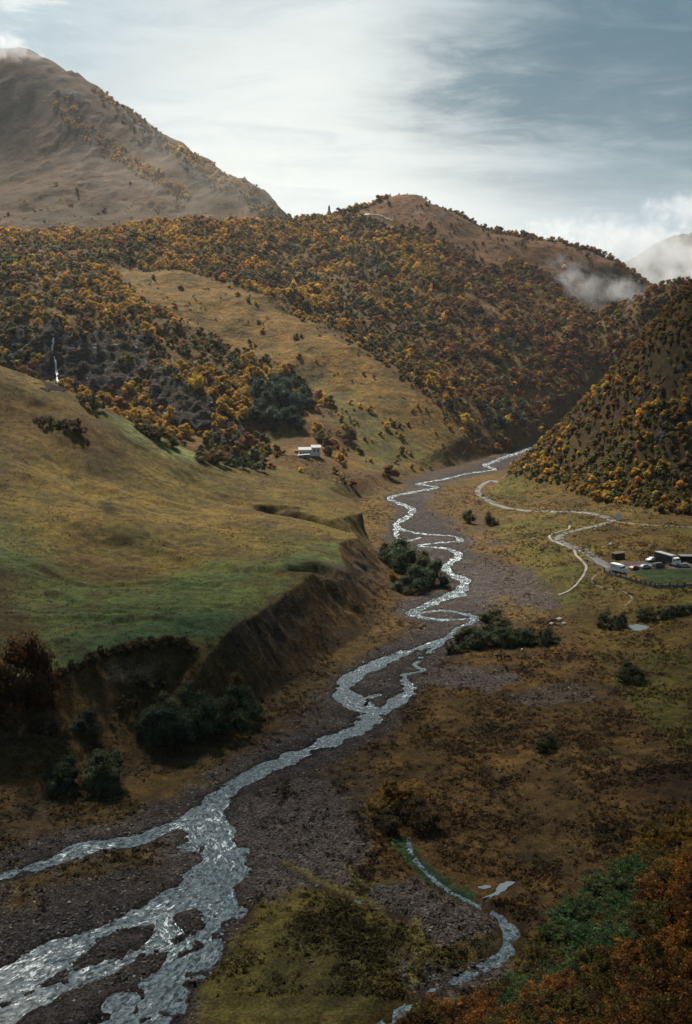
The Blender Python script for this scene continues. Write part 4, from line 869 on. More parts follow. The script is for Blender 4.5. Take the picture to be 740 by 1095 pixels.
ribbon('road', [(656, 557), (640, 562), (622, 566), (604, 571), (598, 577), (606, 583), (622, 588), (636, 596), (648, 604), (664, 608), (690, 605), (712, 604), (760, 604)], 4.2, M_TRACK, .13)
ribbon('road', [(650, 556), (668, 559), (690, 561), (720, 563), (770, 566)], 2.4, M_DIRT, .07)
ribbon('path', [(609, 562), (608, 566), (598, 569), (588, 573), (590, 578), (601, 583), (613, 588), (616, 594), (622, 600), (627, 606), (625, 614), (618, 624), (609, 632), (597, 637)], 1.0, M_PALE, .28)
ribbon('path', [(641, 613), (634, 618), (634, 624), (646, 629), (664, 632), (676, 640), (668, 648)], .8, M_DIRT, .06)
ribbon('road', [(333, 239.5), (345, 238), (360, 236.5), (376, 234), (386, 231), (396, 229)], 4, M_PALE, .5)
ribbon('road', [(392, 230), (404, 230), (412, 233), (420, 237)], 2.0, M_DIRT, .4)

# ------------------------------------------------------------------ solid modelling helpers
class MB:
    def __init__(s): s.bm = bmesh.new()
    def box(s, c, d, bev=0.0, taper=(1, 1), rot=0.0, tilt=0.0):
        r_ = bmesh.ops.create_cube(s.bm, size=1); vs = r_['verts']
        for v in vs:
            top = v.co.z > 0; v.co = Vector((v.co.x*d[0]*(taper[0] if top else 1), v.co.y*d[1]*(taper[1] if top else 1), v.co.z*d[2]))
        if bev:
            es = list({e for v in vs for e in v.link_edges}); q = bmesh.ops.bevel(s.bm, geom=es, offset=bev, segments=2, affect='EDGES', profile=.6); vs = list({v for f in q['faces'] for v in f.verts} | {v for v in vs if v.is_valid})
            vs = [v for v in vs if v.is_valid]
        M = Matrix.Translation(c) @ Matrix.Rotation(rot, 4, 'Z') @ Matrix.Rotation(tilt, 4, 'X')
        bmesh.ops.transform(s.bm, matrix=M, verts=vs); return s
    def cyl(s, a, b, r0, r1=None, n=12):
        a, b = Vector(a), Vector(b); v = b-a; q = bmesh.ops.create_cone(s.bm, cap_ends=True, segments=n, radius1=r0, radius2=r0 if r1 is None else r1, depth=v.length)
        bmesh.ops.transform(s.bm, matrix=Matrix.Translation((a+b)/2) @ v.to_track_quat('Z', 'Y').to_matrix().to_4x4(), verts=q['verts']); return s
    def prof(s, pts, y0, y1):           # side outline in x,z extruded along y
        A = [s.bm.verts.new((x, y0, z)) for x, z in pts]; B = [s.bm.verts.new((x, y1, z)) for x, z in pts]; n = len(pts)
        s.bm.faces.new(A); s.bm.faces.new(B[::-1])
        for i in range(n): s.bm.faces.new((A[i], B[i], B[(i+1) % n], A[(i+1) % n]))
        return s
    def build(s, name, mat, parent=None, label=None):
        bmesh.ops.recalc_face_normals(s.bm, faces=s.bm.faces); me = bpy.data.meshes.new(name); s.bm.to_mesh(me); s.bm.free(); o = link(name, me, mat, parent)
        if label: o['label'] = label
        return o
def empty(name, loc, rz=0):
    o = bpy.data.objects.new(name, None); COL.objects.link(o); o.location = loc; o.rotation_euler = (0, 0, rz); o.empty_display_size = 1; return o
def ground_at(px, py, dz=0.0):
    p = hit(px, py); return Vector((p[0], p[1], p[2]+dz))
def heading(a, b):
    A, B = ground_at(*a), ground_at(*b); return math.atan2(B.y-A.y, B.x-A.x)
M_WHITE = plain('white_paint', (.78, .78, .76), .4, .4, .10, 1.5); M_GREYP = plain('grey_tarpaulin', (.36, .38, .39), .55, .3, .2, .8); M_DARK = plain('dark_side', (.030, .030, .034), .6, .3, .3, 1); M_GLASS = plain('dark_glass', (.02, .024, .03), .08, .6, .1, 1)
M_RUB = plain('rubber', (.018, .018, .018), .85, .2, .2, 5); M_RIM = plain('rim_metal', (.45, .45, .46), .35, .5, .1, 4, .6); M_SILVER = plain('silver_paint', (.42, .43, .45), .3, .5, .08, 2, .3); M_RED = plain('red_paint', (.22, .05, .035), .35, .5, .1, 2); M_DGREY = plain('dark_grey_paint', (.10, .11, .12), .35, .5, .1, 2)
M_WOOD = plain('weathered_planks', (.055, .034, .022), .85, .2, .45, 1.6, 0, .4); M_RUST = plain('rusty_roof', (.10, .06, .045), .75, .2, .4, 1.2); M_CONC = plain('pale_concrete', (.22, .235, .225), .85, .2, .25, .9, 0, .3); M_POST = plain('dark_post', (.030, .028, .026), .8, .2, .3, 3); M_PLAST = plain('whitewashed_wall', (.72, .71, .68), .85, .2, .15, .8, 0, .2); M_STONEW = plain('stone_wall', (.26, .24, .22), .9, .2, .4, 1.8, 0, .6); M_SHEET = plain('grey_roof_sheet', (.17, .18, .19), .5, .4, .25, 1.0); M_LAMP = plain('lamp_lens', (.7, .68, .6), .15, .6, .05, 3); M_TAIL = plain('tail_lens', (.35, .02, .02), .2, .6, .05, 3)
def wheel(root, x, y, r, w=.22):
    t = MB().cyl((x, y-w/2, r), (x, y+w/2, r), r, n=18).build('wheel', M_RUB, root); MB().cyl((x, y-w/2-.012, r), (x, y+w/2+.012, r), r*.55, n=12).build('rim', M_RIM, t)
def car(px, py, rz, paint, label, name='parked_car', L=4.3, Wd=1.75, H=1.48, van=False):
    o = empty(name, ground_at(px, py, .12), rz); h = L/2
    if van: body = [(-h, .35), (-h, 1.5), (-h+.15, 1.75), (h-1.3, 1.75), (h-.65, 1.05), (h-.05, .9), (h, .35)]; gl = [(-h+.35, 1.2), (-h+.35, 1.62), (h-1.38, 1.62), (h-.95, 1.2)]
    else: body = [(-h, .35), (-h, .82), (-h+.3, .92), (-h+.85, 1.38), (-h+1.3, H), (h-1.95, H), (h-1.15, .96), (h-.1, .82), (h, .6), (h, .35)]; gl = [(-h+.62, .96), (-h+1.0, 1.34), (h-2.0, 1.36), (h-1.45, .96)]
    b = MB().prof(body, -Wd/2, Wd/2); b.bm.verts.ensure_lookup_table()
    for v in b.bm.verts:
        if v.co.z > 1.1: v.co.y *= .84
    b.build('body', paint, o); g_ = MB().prof(gl, -Wd/2-.01, Wd/2+.01)
    for v in g_.bm.verts:
        v.co.y *= .86 if v.co.z > 1.1 else 1.0
    g_.build('side_window', M_GLASS, o)
    ws = MB().box((h-1.52 if not van else h-.97, 0, 1.18 if not van else 1.42), (.05, Wd*.8, .5), 0, (1, .9)); ws.build('windscreen', M_GLASS, o).rotation_euler = (0, 0, 0)
    for sx_w in (-1, 1):
        for sy in (-1, 1): wheel(o, sx_w*(h-.8), sy*(Wd/2-.1), .32)
    for sy in (-1, 1):
        MB().box((h-.02, sy*Wd*.34, .68), (.08, .34, .16), .02).build('headlight', M_LAMP, o); MB().box((-h+.01, sy*Wd*.38, .75), (.06, .22, .18), .02).build('tail_light', M_TAIL, o)
    return tag(o, label, 'car')
# parked lorry
a, b = (699, 599), (727, 607); rz = heading(a, b); o = empty('parked_lorry', ground_at(714, 603.5, .1), rz)
MB().box((-1.6, 0, 2.45), (9.2, 2.5, 2.5), .05).build('trailer', M_DARK, o, 'dark side with grey cover over its roof'); MB().prof([(-6.25, 3.55), (-6.1, 3.84), (2.9, 3.84), (3.05, 3.55)], -1.29, 1.29).build('tarpaulin', M_GREYP, o)
MB().box((-1.4, 0, 1.02), (9.6, 1.0, .24)).build('chassis', M_DARK, o)
cb = MB().prof([(3.5, .7), (3.5, 3.0), (3.8, 3.35), (4.9, 3.1), (5.45, 2.1), (5.5, .7)], -1.2, 1.2).build('cab', M_WHITE, o)
MB().box((5.27, 0, 2.55), (.05, 2.1, .85), 0, (1, .95), 0, 0).build('windscreen', M_GLASS, cb).rotation_euler = (0, 0, 0)
MB().box((4.6, 0, 2.3), (.9, 2.44, .7)).build('side_window', M_GLASS, cb); MB().box((5.52, 0, .95), (.08, 2.3, .35), .03).build('bumper', M_DGREY, cb)
for sy in (-1, 1): MB().box((5.57, sy*.85, .98), (.05, .4, .2), .02).build('headlight', M_LAMP, cb)
for x in (-5.2, -4.0, 2.0, 4.6):
    for sy in (-1, 1): wheel(o, x, sy*1.05, .5, .3)
tag(o, 'long lorry with grey-topped dark trailer and white cab, parked by the yard', 'lorry')
# white box van by the fence corner
o = empty('white_van', ground_at(660, 612, .12), heading((650, 610), (668, 614)))
MB().box((-.35, 0, 1.75), (4.6, 2.2, 2.5), .12).build('body', M_WHITE, o)
cb = MB().prof([(1.96, .45), (1.96, 2.7), (2.5, 2.65), (3.0, 1.75), (3.35, 1.5), (3.4, .45)], -1.05, 1.05).build('cab', M_WHITE, o); MB().box((2.45, 0, 2.0), (.6, 2.12, .55)).build('side_window', M_GLASS, cb); MB().prof([(2.56, 2.58), (2.62, 2.60), (3.03, 1.84), (2.98, 1.80)], -.92, .92).build('windscreen', M_GLASS, cb)
MB().box((-1.0, -1.11, 2.15), (1.3, .03, .5), .01).build('side_window', M_GREYP, o)
for x in (-1.6, 2.3):
    for sy in (-1, 1): wheel(o, x, sy*.95, .38)
tag(o, 'white box-bodied van parked at the corner of the yard fence', 'van')
car(678.5, 609.5, heading((672, 611), (690, 608)), M_RED, 'small red car in the row beside the green lawn'); car(690.5, 608, heading((680, 609), (700, 607)), M_SILVER, 'silver car between the red car and the dark grey van', van=False)
car(704.5, 607, heading((696, 608), (712, 606)), M_DGREY, 'dark grey van in front of the lorry', 'parked_van', 4.9, 1.9, 1.8, True); car(731.5, 606.5, heading((740, 607), (724, 606.5)), M_SILVER, 'pale silver car beside the lorry cab at the picture edge')
car(696, 600.5, heading((700, 600), (690, 601.5)), M_WHITE, 'white car half hidden at the rear of the lorry')
# brown plank hut
o = empty('plank_hut', ground_at(661, 598, 0), R(12)); MB().box((0, 0, 1.2), (4.0, 3.0, 2.4)).build('wall', M_WOOD, o); MB().prof([(-2.3, 2.35), (-2.3, 2.5), (2.3, 2.95), (2.3, 2.8)], -1.8, 1.8).build('roof', M_RUST, o)
dr = MB().box((-.7, -1.52, 1.0), (.9, .05, 1.9)).build('door', M_DARK, o); MB().box((-.4, -1.57, 1.0), (.05, .06, .14)).build('handle', M_RIM, dr); MB().box((.9, -1.515, 1.45), (.8, .05, .6)).build('window', M_GLASS, o); tag(o, 'small dark brown plank hut beside the track above the white van', 'hut')
# open shelter at the picture edge
o = empty('open_shelter', ground_at(738, 601.5, 0), R(-3))
for x in (-3.6, 0, 3.6):
    for y in (-1.5, 1.5): MB().cyl((x, y, -.1), (x, y, 2.5 if y < 0 else 2.9), .09, n=8).build('post', M_POST, o)
MB().prof([(-4.2, 2.5), (-4.2, 2.65), (4.2, 2.65), (4.2, 2.5)], -2.0, 2.0).build('roof', M_SHEET, o).location.z = .12; MB().box((0, 1.6, 1.3), (7.8, .12, 2.5)).build('back_wall', M_WOOD, o); tag(o, 'dark open-fronted shelter behind the silver car at the picture edge', 'shelter')
# billboard beside the road fork
o = empty('billboard', ground_at(661.5, 557.5, 0), R(-8)); MB().box((0, 0, 2.3), (2.7, .12, 2.5), .03).build('panel', M_WHITE, o)
for x in (-1.0, 1.0): MB().box((x, .14, 1.6), (.14, .14, 3.5)).build('post', M_POST, o)
MB().box((0, 0, 3.6), (2.86, .2, .08)).build('rail', M_CONC, o); tag(o, 'blank white billboard on two posts at the fork of the road', 'billboard')
# fence of pale panels and dark posts
fpts = [(646, 612.5), (658, 616.5), (669, 620), (680, 623), (690, 626), (700, 628.5), (716, 628.5), (732, 628), (750, 627)]
W_ = [ground_at(*p) for p in fpts]; o = empty('yard_fence', W_[0])
for a, b in zip(W_[:-1], W_[1:]):
    v = b-a; rz = math.atan2(v.y, v.x); m = (a+b)/2-W_[0]; MB().box((m.x, m.y, m.z+.55), (v.length-.4, .10, 1.0), 0, (1, 1), rz).build('panel', M_CONC, o)
    for t in (0, .5): q = a+v*t-W_[0]; MB().box((q.x, q.y-.06, q.z+.8), (.34, .34, 2.1 if t == 0 else 1.8)).build('post', M_POST, o)
tag(o, 'pale panel fence with dark posts round the green lawn', 'fence')
# white house under the mountain
o = empty('white_house', ground_at(330, 487, -.3), R(6))
MB().box((-2.2, 0, 2.0), (8.0, 6, 4.0)).build('wall', M_PLAST, o); MB().box((4.6, .4, 2.7), (5.4, 6.4, 5.4)).build('wall', M_PLAST, o)
def gable(x0, x1, y0, y1, z, h): return MB().prof([(y0, z), (y0, z+.15), ((y0+y1)/2, z+h), (y1, z+.15), (y1, z)], x0, x1)
for a in [(-6.6, 1.88, -3.5, 3.5, 4.0, 1.6), (1.5, 7.7, -3.3, 4.1, 5.4, 1.5)]:
    rf = gable(*a); bmesh.ops.transform(rf.bm, matrix=Matrix(((0, 1, 0, 0), (1, 0, 0, 0), (0, 0, 1, 0), (0, 0, 0, 1))), verts=rf.bm.verts); rf = rf.build('roof', M_SHEET, o)
MB().box((-3.6, 1.2, 5.5), (.7, .7, 1.6)).build('chimney', M_STONEW, rf)
for x, z, y in [(-5.2, 2.1, -3.03), (-3.2, 2.1, -3.03), (.2, 2.1, -3.03), (3.6, 3.6, -2.83), (5.7, 3.6, -2.83)]:
    w_ = MB().box((x, y, z), (1.0, .08, 1.3)).build('window', M_GLASS, o); MB().box((x, y-.06, z-.72), (1.2, .14, .1)).build('sill', M_CONC, w_)
dr = MB().box((-1.4, -3.03, 1.25), (1.1, .08, 2.3)).build('door', M_WOOD, o); MB().box((-1.05, -3.1, 1.25), (.06, .06, .2)).build('handle', M_RIM, dr); tag(o, 'white house with grey gabled roofs under the wooded mountain', 'house')
for (x, q, r_, l) in [(325, 490.5, 8, 'low grey stone outhouse just below the white house'), (319, 484, -25, 'small leaning grey shed at the downhill end of the white house')]:
    o = empty('stone_outhouse', ground_at(x, q, -.3), R(r_)); k = 1 if q > 488 else .6; MB().box((0, 0, 1.2*k), (7*k, 3.6*k, 2.4*k)).build('wall', M_STONEW, o); MB().prof([(-3.8*k, 2.4*k), (-3.8*k, 2.55*k), (3.8*k, 3.2*k), (3.8*k, 3.05*k)], -2.1*k, 2.1*k).build('roof', M_SHEET, o); MB().box((.6*k, -1.82*k, 1.0*k), (1.0*k, .06, 1.9*k)).build('door', M_DARK, o); tag(o, l, 'outhouse')
# little tower and a van on the saddle
p = D(352, 236, 1376); o = empty('stone_tower', (p[0], p[1], float(hgt(p[0], p[1]))-.5), .4)
MB().box((0, 0, 4), (6.5, 6.5, 9), 0, (.62, .62)).build('base', M_STONEW, o); MB().box((0, 0, 11), (2.6, 2.6, 6), 0, (.8, .8)).build('shaft', M_STONEW, o); MB().cyl((0, 0, 14), (0, 0, 17.5), 1.7, .05, 8).build('spire', M_SHEET, o); tag(o, 'small dark tower standing on the saddle between the two mountains', 'tower')
p = D(312, 242, 1350); o = empty('white_van', (p[0], p[1]-6, float(hgt(p[0], p[1]-6))+.3), .3); MB().box((0, 0, 1.6), (5.2, 2.1, 2.3), .15).build('body', M_WHITE, o); MB().box((2.0, 0, 2.1), (.9, 2.14, .6)).build('side_window', M_GLASS, o)
for x in (-1.6, 1.6):
    for sy in (-1, 1): wheel(o, x, sy*.95, .38)
tag(o, 'tiny white van on the road over the mountain saddle', 'van')

# ------------------------------------------------------------------ waterfall: two leaps down the crag
t = NT('falling_water'); co_ = t.n('ShaderNodeTexCoord').outputs['Object']; mpn = t.n('ShaderNodeMapping'); t.l(co_, mpn.inputs[0]); mpn.inputs['Scale'].default_value = (1.6, 1.6, .12)
nn = t.noise(mpn.outputs[0], 1., 5, .7); t.bsdf(t.mix(t.ramp(nn, .35, .62), (.42, .45, .48), (.78, .80, .82)), .6, .3, nn, .6, .4); M_FALL = t.m
wfm = MB()
def fall(pts, w, seed):
    V = smooth_line(np.array([D(*p) for p in pts]), 6); q = np.random.default_rng(seed); n = len(V)
    for st in range(7):                              # separate strands that wander and thin out
        off = (st-3)/3*w*.5; a = int(q.random()*n*.35) if st != 3 else 0; b = n-(int(q.random()*n*.3) if st != 3 else 0); ph = q.random()*9; ww = w*(.10+.10*q.random())*(1.7 if st == 3 else 1); pr = None
        for i in range(a, b):
            x, y, z = V[i]; x += off*.55+.35*math.sin(i*.8+ph); y = y-.5-.3*math.cos(i*.5+ph); z = max(z, float(hgt(x, y))+.25); k = ww*(.7+.5*math.sin(i*1.3+ph*2))*(1 if a < i < b-1 else .3)
            ring = [wfm.bm.verts.new((x-k, y, z)), wfm.bm.verts.new((x, y-k*.8-.1, z)), wfm.bm.verts.new((x+k, y, z)), wfm.bm.verts.new((x, y+.6, z-.3))]
            if pr:
                for c_ in range(4): wfm.bm.faces.new((pr[c_], pr[(c_+1) % 4], ring[(c_+1) % 4], ring[c_]))
            pr = ring
def surf(px, py): 
    p = hit(px, py); return (px, py, p[1]-.5)
fall([surf(57.5, 361), surf(57, 366), surf(56, 371), surf(56, 375)], 1.7, 1); fall([surf(58.5, 381), surf(59.5, 388), surf(60.5, 396), surf(61.5, 405), surf(61.8, 410)], 1.7, 2)
wfo = wfm.build('waterfall', M_FALL); wfo['kind'] = 'structure'

# ------------------------------------------------------------------ animals
def skin(verts, edges, rad, sub=1):
    me = bpy.data.meshes.new('animal'); me.from_pydata(verts, edges, []); o = bpy.data.objects.new('animal', me); COL.objects.link(o)
    o.modifiers.new('s', 'SKIN'); sv = me.skin_vertices[0].data
    for i, q in enumerate(rad): sv[i].radius = q if isinstance(q, tuple) else (q, q)
    sv[0].use_root = True; m = o.modifiers.new('u', 'SUBSURF'); m.levels = sub; m.render_levels = sub
    dg = bpy.context.evaluated_depsgraph_get(); out = bpy.data.meshes.new_from_object(o.evaluated_get(dg)); bpy.data.objects.remove(o); smooth(out); return out
def cow_mesh(k=1.0, graze=True):
    v = [(-.75, 0, 1.08), (-.3, 0, 1.02), (.25, 0, 1.02), (.62, 0, 1.12)]; e = [(0, 1), (1, 2), (2, 3)]; q = [(.25, .29), (.31, .36), (.30, .36), (.22, .27)]
    nk = [(.95, 0, 1.0), (1.2, 0, .62), (1.38, 0, .34)] if graze else [(.95, 0, 1.32), (1.2, 0, 1.45), (1.52, 0, 1.30)]
    b = 3
    for p, rr in zip(nk, [.17, .15, .08]): v.append(p); q.append(rr); e.append((b, len(v)-1)); b = len(v)-1
    for sy in (-1, 1):                                   # ears
        v.append((nk[1][0]-.05, sy*.24, nk[1][2]+.06)); q.append(.035); e.append((5, len(v)-1))
    for sy in (-1, 1):                                   # hind legs: thigh, hock back, shank
        b = 0
        for p, rr in zip([(-.72, sy*.18, .80), (-.66, sy*.19, .60), (-.86, sy*.18, .42), (-.80, sy*.18, .06)], [.16, .10, .065, .055]): v.append(p); q.append(rr); e.append((b, len(v)-1)); b = len(v)-1
        b = 3
        for p, rr in zip([(.60, sy*.18, .76), (.62, sy*.18, .44), (.60, sy*.18, .06)], [.12, .07, .055]): v.append(p); q.append(rr); e.append((b, len(v)-1)); b = len(v)-1
    b = 0
    for p in [(-1.02, 0, 1.10), (-1.08, 0, .70)]: v.append(p); q.append(.03); e.append((b, len(v)-1)); b = len(v)-1
    return skin([tuple(c*k for c in p) for p in v], e, [tuple(c*k for c in p) if isinstance(p, tuple) else p*k for p in q])
M_BLACK = plain('black_hide', (.012, .010, .010), .8, .2, .2, 3); M_CREAM = plain('cream_hide', (.40, .30, .20), .8, .2, .2, 3); M_WOOL = plain('white_wool', (.62, .59, .54), .95, .1, .15, 6); M_HORN = plain('horn', (.35, .30, .22), .5, .3, .2, 4)
def beast(name, px, py, rz, me, mat, label, cat, horns=None):
    o = link(name, me, mat); o.location = ground_at(px, py); o.rotation_euler = (0, 0, rz); tag(o, label, cat)
    if horns:
        h = MB()
        for sy in (-1, 1): h.cyl((horns[0], sy*.12, horns[1]), (horns[0]+.08, sy*.34, horns[1]+.16), .035, .01, 6)
        h.build('horns', M_HORN, o)
    return o
beast('cow', 533.5, 705.5, R(215), cow_mesh(1.05, False), M_BLACK, 'black cow with raised head, nearer the river of the grazing pair', 'cow', (1.18, 1.58)); beast('cow', 542, 705.5, R(20), cow_mesh(1.0), M_BLACK, 'black cow with lowered head, nearer the yard of the grazing pair', 'cow', (1.18, .8))
beast('cow', 572, 579, R(175), cow_mesh(1.1), M_CREAM, 'cream cow grazing alone on the flat below the track', 'cow', (1.18, .88)); beast('sheep', 558, 696.5, R(60), cow_mesh(.62), M_WOOL, 'white sheep grazing beside the bushes behind the black cows', 'sheep')
# boulders one can pick out
M_BOUL = plain('pale_boulder', (.30, .28, .27), .9, .2, .35, 1.5, 0, .5)
for i, (x, q, w, l) in enumerate([(598, 664, 2.4, 'largest dark boulder on the bank above the thicket'), (603, 668, 1.8, 'smaller boulder below the largest on the bank above the thicket'), (590, 668, 1.6, 'boulder nearest the thicket on the stony bank'), (653, 583, 2.2, 'grey boulder on the heath above the plank hut'), (470, 655, 1.4, 'pale boulder on the gravel at the river bend')]):
    qn = np.random.default_rng(900+i); bm = bmesh.new(); bmesh.ops.create_icosphere(bm, subdivisions=3, radius=.5)
    for v in bm.verts:
        n = v.co.normalized(); v.co = n*.5*(1+.35*float(pn(np.array([n.x*1.6+i*7]), np.array([n.y*1.6+n.z*2.1+i*3]))[0])+.12*float(pn(np.array([n.x*5+i]), np.array([n.z*5+n.y*4]))[0])); v.co.z *= .7
    me = bpy.data.meshes.new('boulder'); bm.to_mesh(me); bm.free(); o = link('boulder', me, M_BOUL); p = ground_at(x, q); o.location = (p.x, p.y, p.z+.1*w); o.scale = (w, w*.8, w); o.rotation_euler = (0, 0, i); tag(o, l, 'boulder')

# ------------------------------------------------------------------ far range, mist, added shade cloud, haze
mx, my = np.meshgrid(np.linspace(-400, 3200, 220), np.linspace(3300, 5600, 120)); u_ = (my-3300)/2300
mz = 560*sst(0, .55, u_)*(1-.35*sst(.6, 1, u_))*(.55+.55*sst(900, 1900, mx))*(1-.75*sst(700, 300, mx)) + 160*fbm(mx, my, 520, 5, 700)*sst(.05, .4, u_) + 60*(1-2*np.abs(fbm(mx, my, 260, 4, 701)))*sst(.05, .4, u_) - 20
fm, _ = grid_mesh('mountains', mx, my, mz); smooth(fm)
t = NT('far_slopes'); co_ = t.n('ShaderNodeTexCoord').outputs['Object']; n1_ = t.noise(co_, .012, 6, .65); n2_ = t.noise(co_, .05, 5, .65)
t.bsdf(t.mix(t.ramp(n1_, .4, .62), (.045, .045, .032), (.085, .060, .036)), .95, .1, n2_, .8, 25); tag(link('mountains', fm, t.m), kind='structure')
def mist(center, dim, density, seed, nscale=3.0, lo=.42, hi=.72, rot=0, tilt=0, col=(.80, .84, .90)):
    bm = bmesh.new(); bmesh.ops.create_icosphere(bm, subdivisions=3, radius=1.0); me = bpy.data.meshes.new('mist'); bm.to_mesh(me); bm.free()
    tt = NT('mist_%d' % seed); c = tt.n('ShaderNodeTexCoord').outputs['Object']; m_ = tt.n('ShaderNodeMapping'); tt.l(c, m_.inputs[0]); m_.inputs['Location'].default_value = (seed*3.7, seed*1.9, 0); k = min(dim); m_.inputs['Scale'].default_value = tuple(x/k for x in dim)
    nz_ = tt.noise(m_.outputs[0], nscale*.5, 5, .6, .4); ln = tt.n('ShaderNodeVectorMath', operation='LENGTH'); tt.l(c, ln.inputs[0])
    fall_ = tt.ramp(ln.outputs['Value'], .1, .98, .22, -.5); dn = tt.ramp(tt.math('ADD', tt.math('MULTIPLY', tt.math('SUBTRACT', nz_, .5), 1.9), tt.math('ADD', fall_, .5)), lo, hi+.1, 0, density*1.5)
    v = tt.n('ShaderNodeVolumePrincipled'); v.inputs['Color'].default_value = col+(1,); v.inputs['Anisotropy'].default_value = .25; tt.l(dn, v.inputs['Density']); tt.l(v.outputs[0], tt.out.inputs['Volume'])
    o = link('mist', me, tt.m); o.location = center; o.scale = dim; o.rotation_euler = (0, tilt, rot); return tag(o, kind='stuff')
mist(D(648, 311, 1110), (112, 36, 44), .012, 1, 3.0, .36, .84, tilt=R(20)); mist(D(698, 328, 1075), (60, 22, 24), .010, 2, 3.0, .42, .84, tilt=R(10)); mist(D(608, 290, 1150), (60, 26, 26), .009, 9, 3.0, .42, .84, tilt=R(30))
mist(D(6, 50, 1900), (125, 60, 46), .018, 3, 2.6, .40, .80, tilt=R(8))
mist(D(445, 240, 1340), (90, 40, 44), .009, 4, 2.2)
mist(D(690, 268, 2300), (360, 190, 120), .0095, 5, 5.0, .34, .82, tilt=R(6)); mist(D(745, 300, 2150), (220, 120, 100), .010, 6, 4.0, .34, .80); mist(D(610, 252, 2500), (260, 120, 90), .008, 7, 4.4, .40, .82); mist(D(750, 225, 2700), (300, 140, 110), .008, 8, 4.6, .40, .82)
mist(D(225, 185, 1400), (330, 60, 150), .0011, 10, 2.0, .2, .9, col=(.92, .90, .86))
# unseen cloud deck added overhead, shaped to keep the sun off the near valley
t = NT('added_shade_cloud'); n_c = t.noise(t.n('ShaderNodeTexCoord').outputs['Object'], .004, 4, .6); b1 = t.n('ShaderNodeBsdfDiffuse'); b1.inputs[0].default_value = (.85, .86, .88, 1); b2 = t.n('ShaderNodeBsdfTranslucent'); b2.inputs[0].default_value = (.85, .86, .88, 1)
mxc = t.n('ShaderNodeMixShader'); t.l(t.ramp(n_c, .3, .7, .25, .6), mxc.inputs[0]); t.l(b1.outputs[0], mxc.inputs[1]); t.l(b2.outputs[0], mxc.inputs[2]); t.l(mxc.outputs[0], t.out.inputs[0]); M_SHADE_CLOUD = t.m  # part translucent, so a bright underside reflects in the near water
cg = np.meshgrid(np.linspace(-1, 1, 150), np.linspace(-1, 1, 150)); H0 = 1750.0
kx = math.sin(R(-24))*H0/math.tan(R(52)); ky = math.cos(R(-24))*H0/math.tan(R(52))
cxx = kx + 60 + 900*cg[0]; cyy = ky + 120 + 640*cg[1]
gx0, gy0 = cxx-kx, cyy-ky                        # ground point this bit of cloud shades
thk = 1.0 - sst(-90, 90, gy0-(262-.12*np.abs(gx0-20))+120*fbm(gx0, gy0, 240, 4, 800)-np.where(gx0 > 60, sst(90, 220, gx0)*260, 0)) - .0
thk = np.where(np.maximum(np.abs(cg[0]), np.abs(cg[1])) > .97, 0, thk); holes = fbm(gx0, gy0, 170, 4, 801)
sel_ = (thk > .5) & (holes < .12)
Tt = 40+60*np.clip(fbm(gx0, gy0, 130, 4, 802)+.5, 0, 1)
up, k1 = grid_mesh('added_shade_cloud', cxx, cyy, H0+Tt, sel_); dn, k2 = grid_mesh('added_shade_cloud', cxx, cyy, H0-Tt*.4, sel_)
bm = bmesh.new(); bm.from_mesh(up); bm.from_mesh(dn); me = bpy.data.meshes.new('added_shade_cloud'); bm.to_mesh(me); bm.free(); smooth(me); tag(link('added_shade_cloud', me, M_SHADE_CLOUD), kind='stuff')
hz = MB().box((300, 2950, 445), (5600, 6500, 1010)).build('haze', None); tag(hz, kind='stuff')
zmin = float(min(Z.min(), mz.min())); print('lowest ground', zmin, 'highest', float(Z.max()), float(mz.max()))
t = NT('haze'); v = t.n('ShaderNodeVolumePrincipled'); v.inputs['Color'].default_value = (.86, .92, 1.0, 1); v.inputs['Density'].default_value = .00003; v.inputs['Anisotropy'].default_value = .35; t.l(v.outputs[0], t.out.inputs['Volume']); hz.data.materials.append(t.m)
#__PART9__
# ------------------------------------------------------------------ light and sky
SUN_AZ, SUN_EL = R(-24), R(52)
sd = Vector((math.sin(SUN_AZ)*math.cos(SUN_EL), math.cos(SUN_AZ)*math.cos(SUN_EL), math.sin(SUN_EL)))
L = bpy.data.lights.new('sun', 'SUN'); L.energy = 5.0; L.angle = R(4); L.color = (1, .90, .76)
so = bpy.data.objects.new('sun', L); COL.objects.link(so); so.rotation_euler = sd.to_track_quat('Z', 'Y').to_euler()
W = bpy.data.worlds.new('World'); S.world = W; W.use_nodes = True; wt = W.node_tree; wt.nodes.clear()
class WT(NT):
    def __init__(s, t): s.t = t
T = WT(wt); wo = T.n('ShaderNodeOutputWorld'); bg = T.n('ShaderNodeBackground'); bg.inputs[1].default_value = .076
dirv = T.n('ShaderNodeTexCoord').outputs['Generated']
sky = T.n('ShaderNodeTexSky', sky_type='NISHITA'); sky.sun_disc = False; sky.sun_elevation = SUN_EL; sky.sun_rotation = SUN_AZ; sky.dust_density = 2.5
def nd(px, py):
    v = ray(px, py); return tuple(v/np.linalg.norm(v))
def dotp(v):
    x = T.n('ShaderNodeVectorMath', operation='DOT_PRODUCT'); T.l(dirv, x.inputs[0]); x.inputs[1].default_value = v; return x.outputs['Value']
sx_ = T.n('ShaderNodeSeparateXYZ'); T.l(dirv, sx_.inputs[0]); zc_ = T.math('MAXIMUM', sx_.outputs[2], .0)
den = T.math('ADD', zc_, .10)
cv = T.n('ShaderNodeCombineXYZ'); T.l(T.math('DIVIDE', sx_.outputs[0], den), cv.inputs[0]); T.l(T.math('DIVIDE', sx_.outputs[1], den), cv.inputs[1])
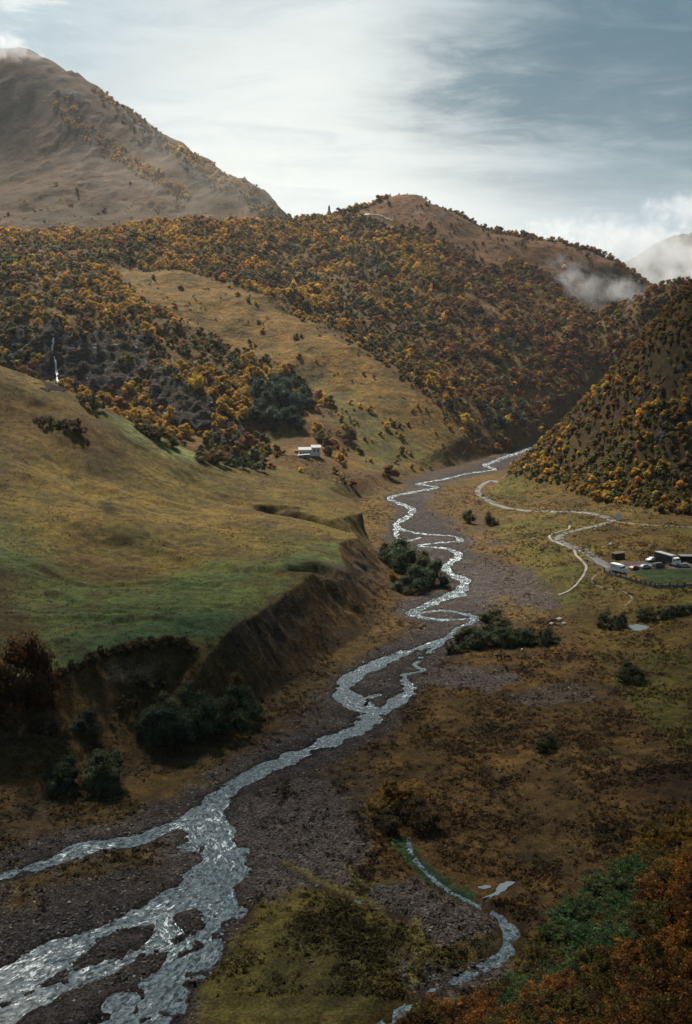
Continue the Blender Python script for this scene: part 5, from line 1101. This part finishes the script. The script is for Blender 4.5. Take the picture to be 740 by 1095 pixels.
mp = T.n('ShaderNodeMapping'); T.l(cv.outputs[0], mp.inputs[0]); mp.inputs['Scale'].default_value = (.8, 1.25, 1); mp.inputs['Rotation'].default_value = (0, 0, .3)
n1 = T.noise(mp.outputs[0], .8, 9, .60, .5); n2 = T.noise(mp.outputs[0], 3.2, 8, .66, .8); n3 = T.noise(mp.outputs[0], .45, 3, .5)
# overcast: bright low in front of the viewer, thick steel-grey cloud up to the right and overhead
el = T.ramp(sx_.outputs[2], .03, .25)
thick = T.math('MULTIPLY', T.ramp(dotp(nd(940, 0)), .885, .99), el)
thick = T.math('MAXIMUM', thick, T.ramp(sx_.outputs[2], .27, .6, 0, .85))
thick = T.math('MAXIMUM', thick, T.ramp(sx_.outputs[1], .45, -.2, 0, .8))
lowf = T.ramp(sx_.outputs[2], .05, .22, .08, 1.0)
thick = T.math('ADD', thick, T.math('MULTIPLY', T.math('ADD', T.math('MULTIPLY', T.math('SUBTRACT', n1, .48), 2.3), T.math('MULTIPLY', T.math('SUBTRACT', n2, .5), 1.5)), lowf))
glow = T.ramp(dotp(nd(345, 225)), .955, 1.0)
c = T.mix(glow, (3.1, 3.8, 4.15), (5.5, 5.7, 5.5))
c = T.mix(T.ramp(thick, .0, 1.05), c, (.34, .92, 1.28))
c = T.mix(T.math('MULTIPLY', T.ramp(T.math('ADD', n2, T.math('MULTIPLY', n1, .4)), .72, .92), T.ramp(thick, .8, .1, .06, .8)), c, (5.4, 5.6, 5.5))
tex = T.ramp(T.math('ADD', T.math('MULTIPLY', n2, .6), T.math('MULTIPLY', n1, .4)), .36, .62)
c = T.mix(T.math('MULTIPLY', T.ramp(sx_.outputs[2], .05, .2), .85), c, T.mix(1., c, T.mix(tex, (.74, .79, .82), (1.12, 1.10, 1.06)), 'MULTIPLY'))
c = T.mix(.95, sky.outputs[0], c)
T.l(c, bg.inputs[0]); T.l(bg.outputs[0], wo.inputs[0])
# ------------------------------------------------------------------ render settings
S.view_settings.view_transform = 'Standard'; S.view_settings.look = 'None'; S.view_settings.gamma = 1; S.view_settings.exposure = 1.05
S.cycles.use_denoising = True; S.cycles.max_bounces = 6; S.cycles.diffuse_bounces = 3; S.cycles.volume_bounces = 1; S.cycles.sample_clamp_indirect = 6
S.cycles.volume_step_rate = 1.0
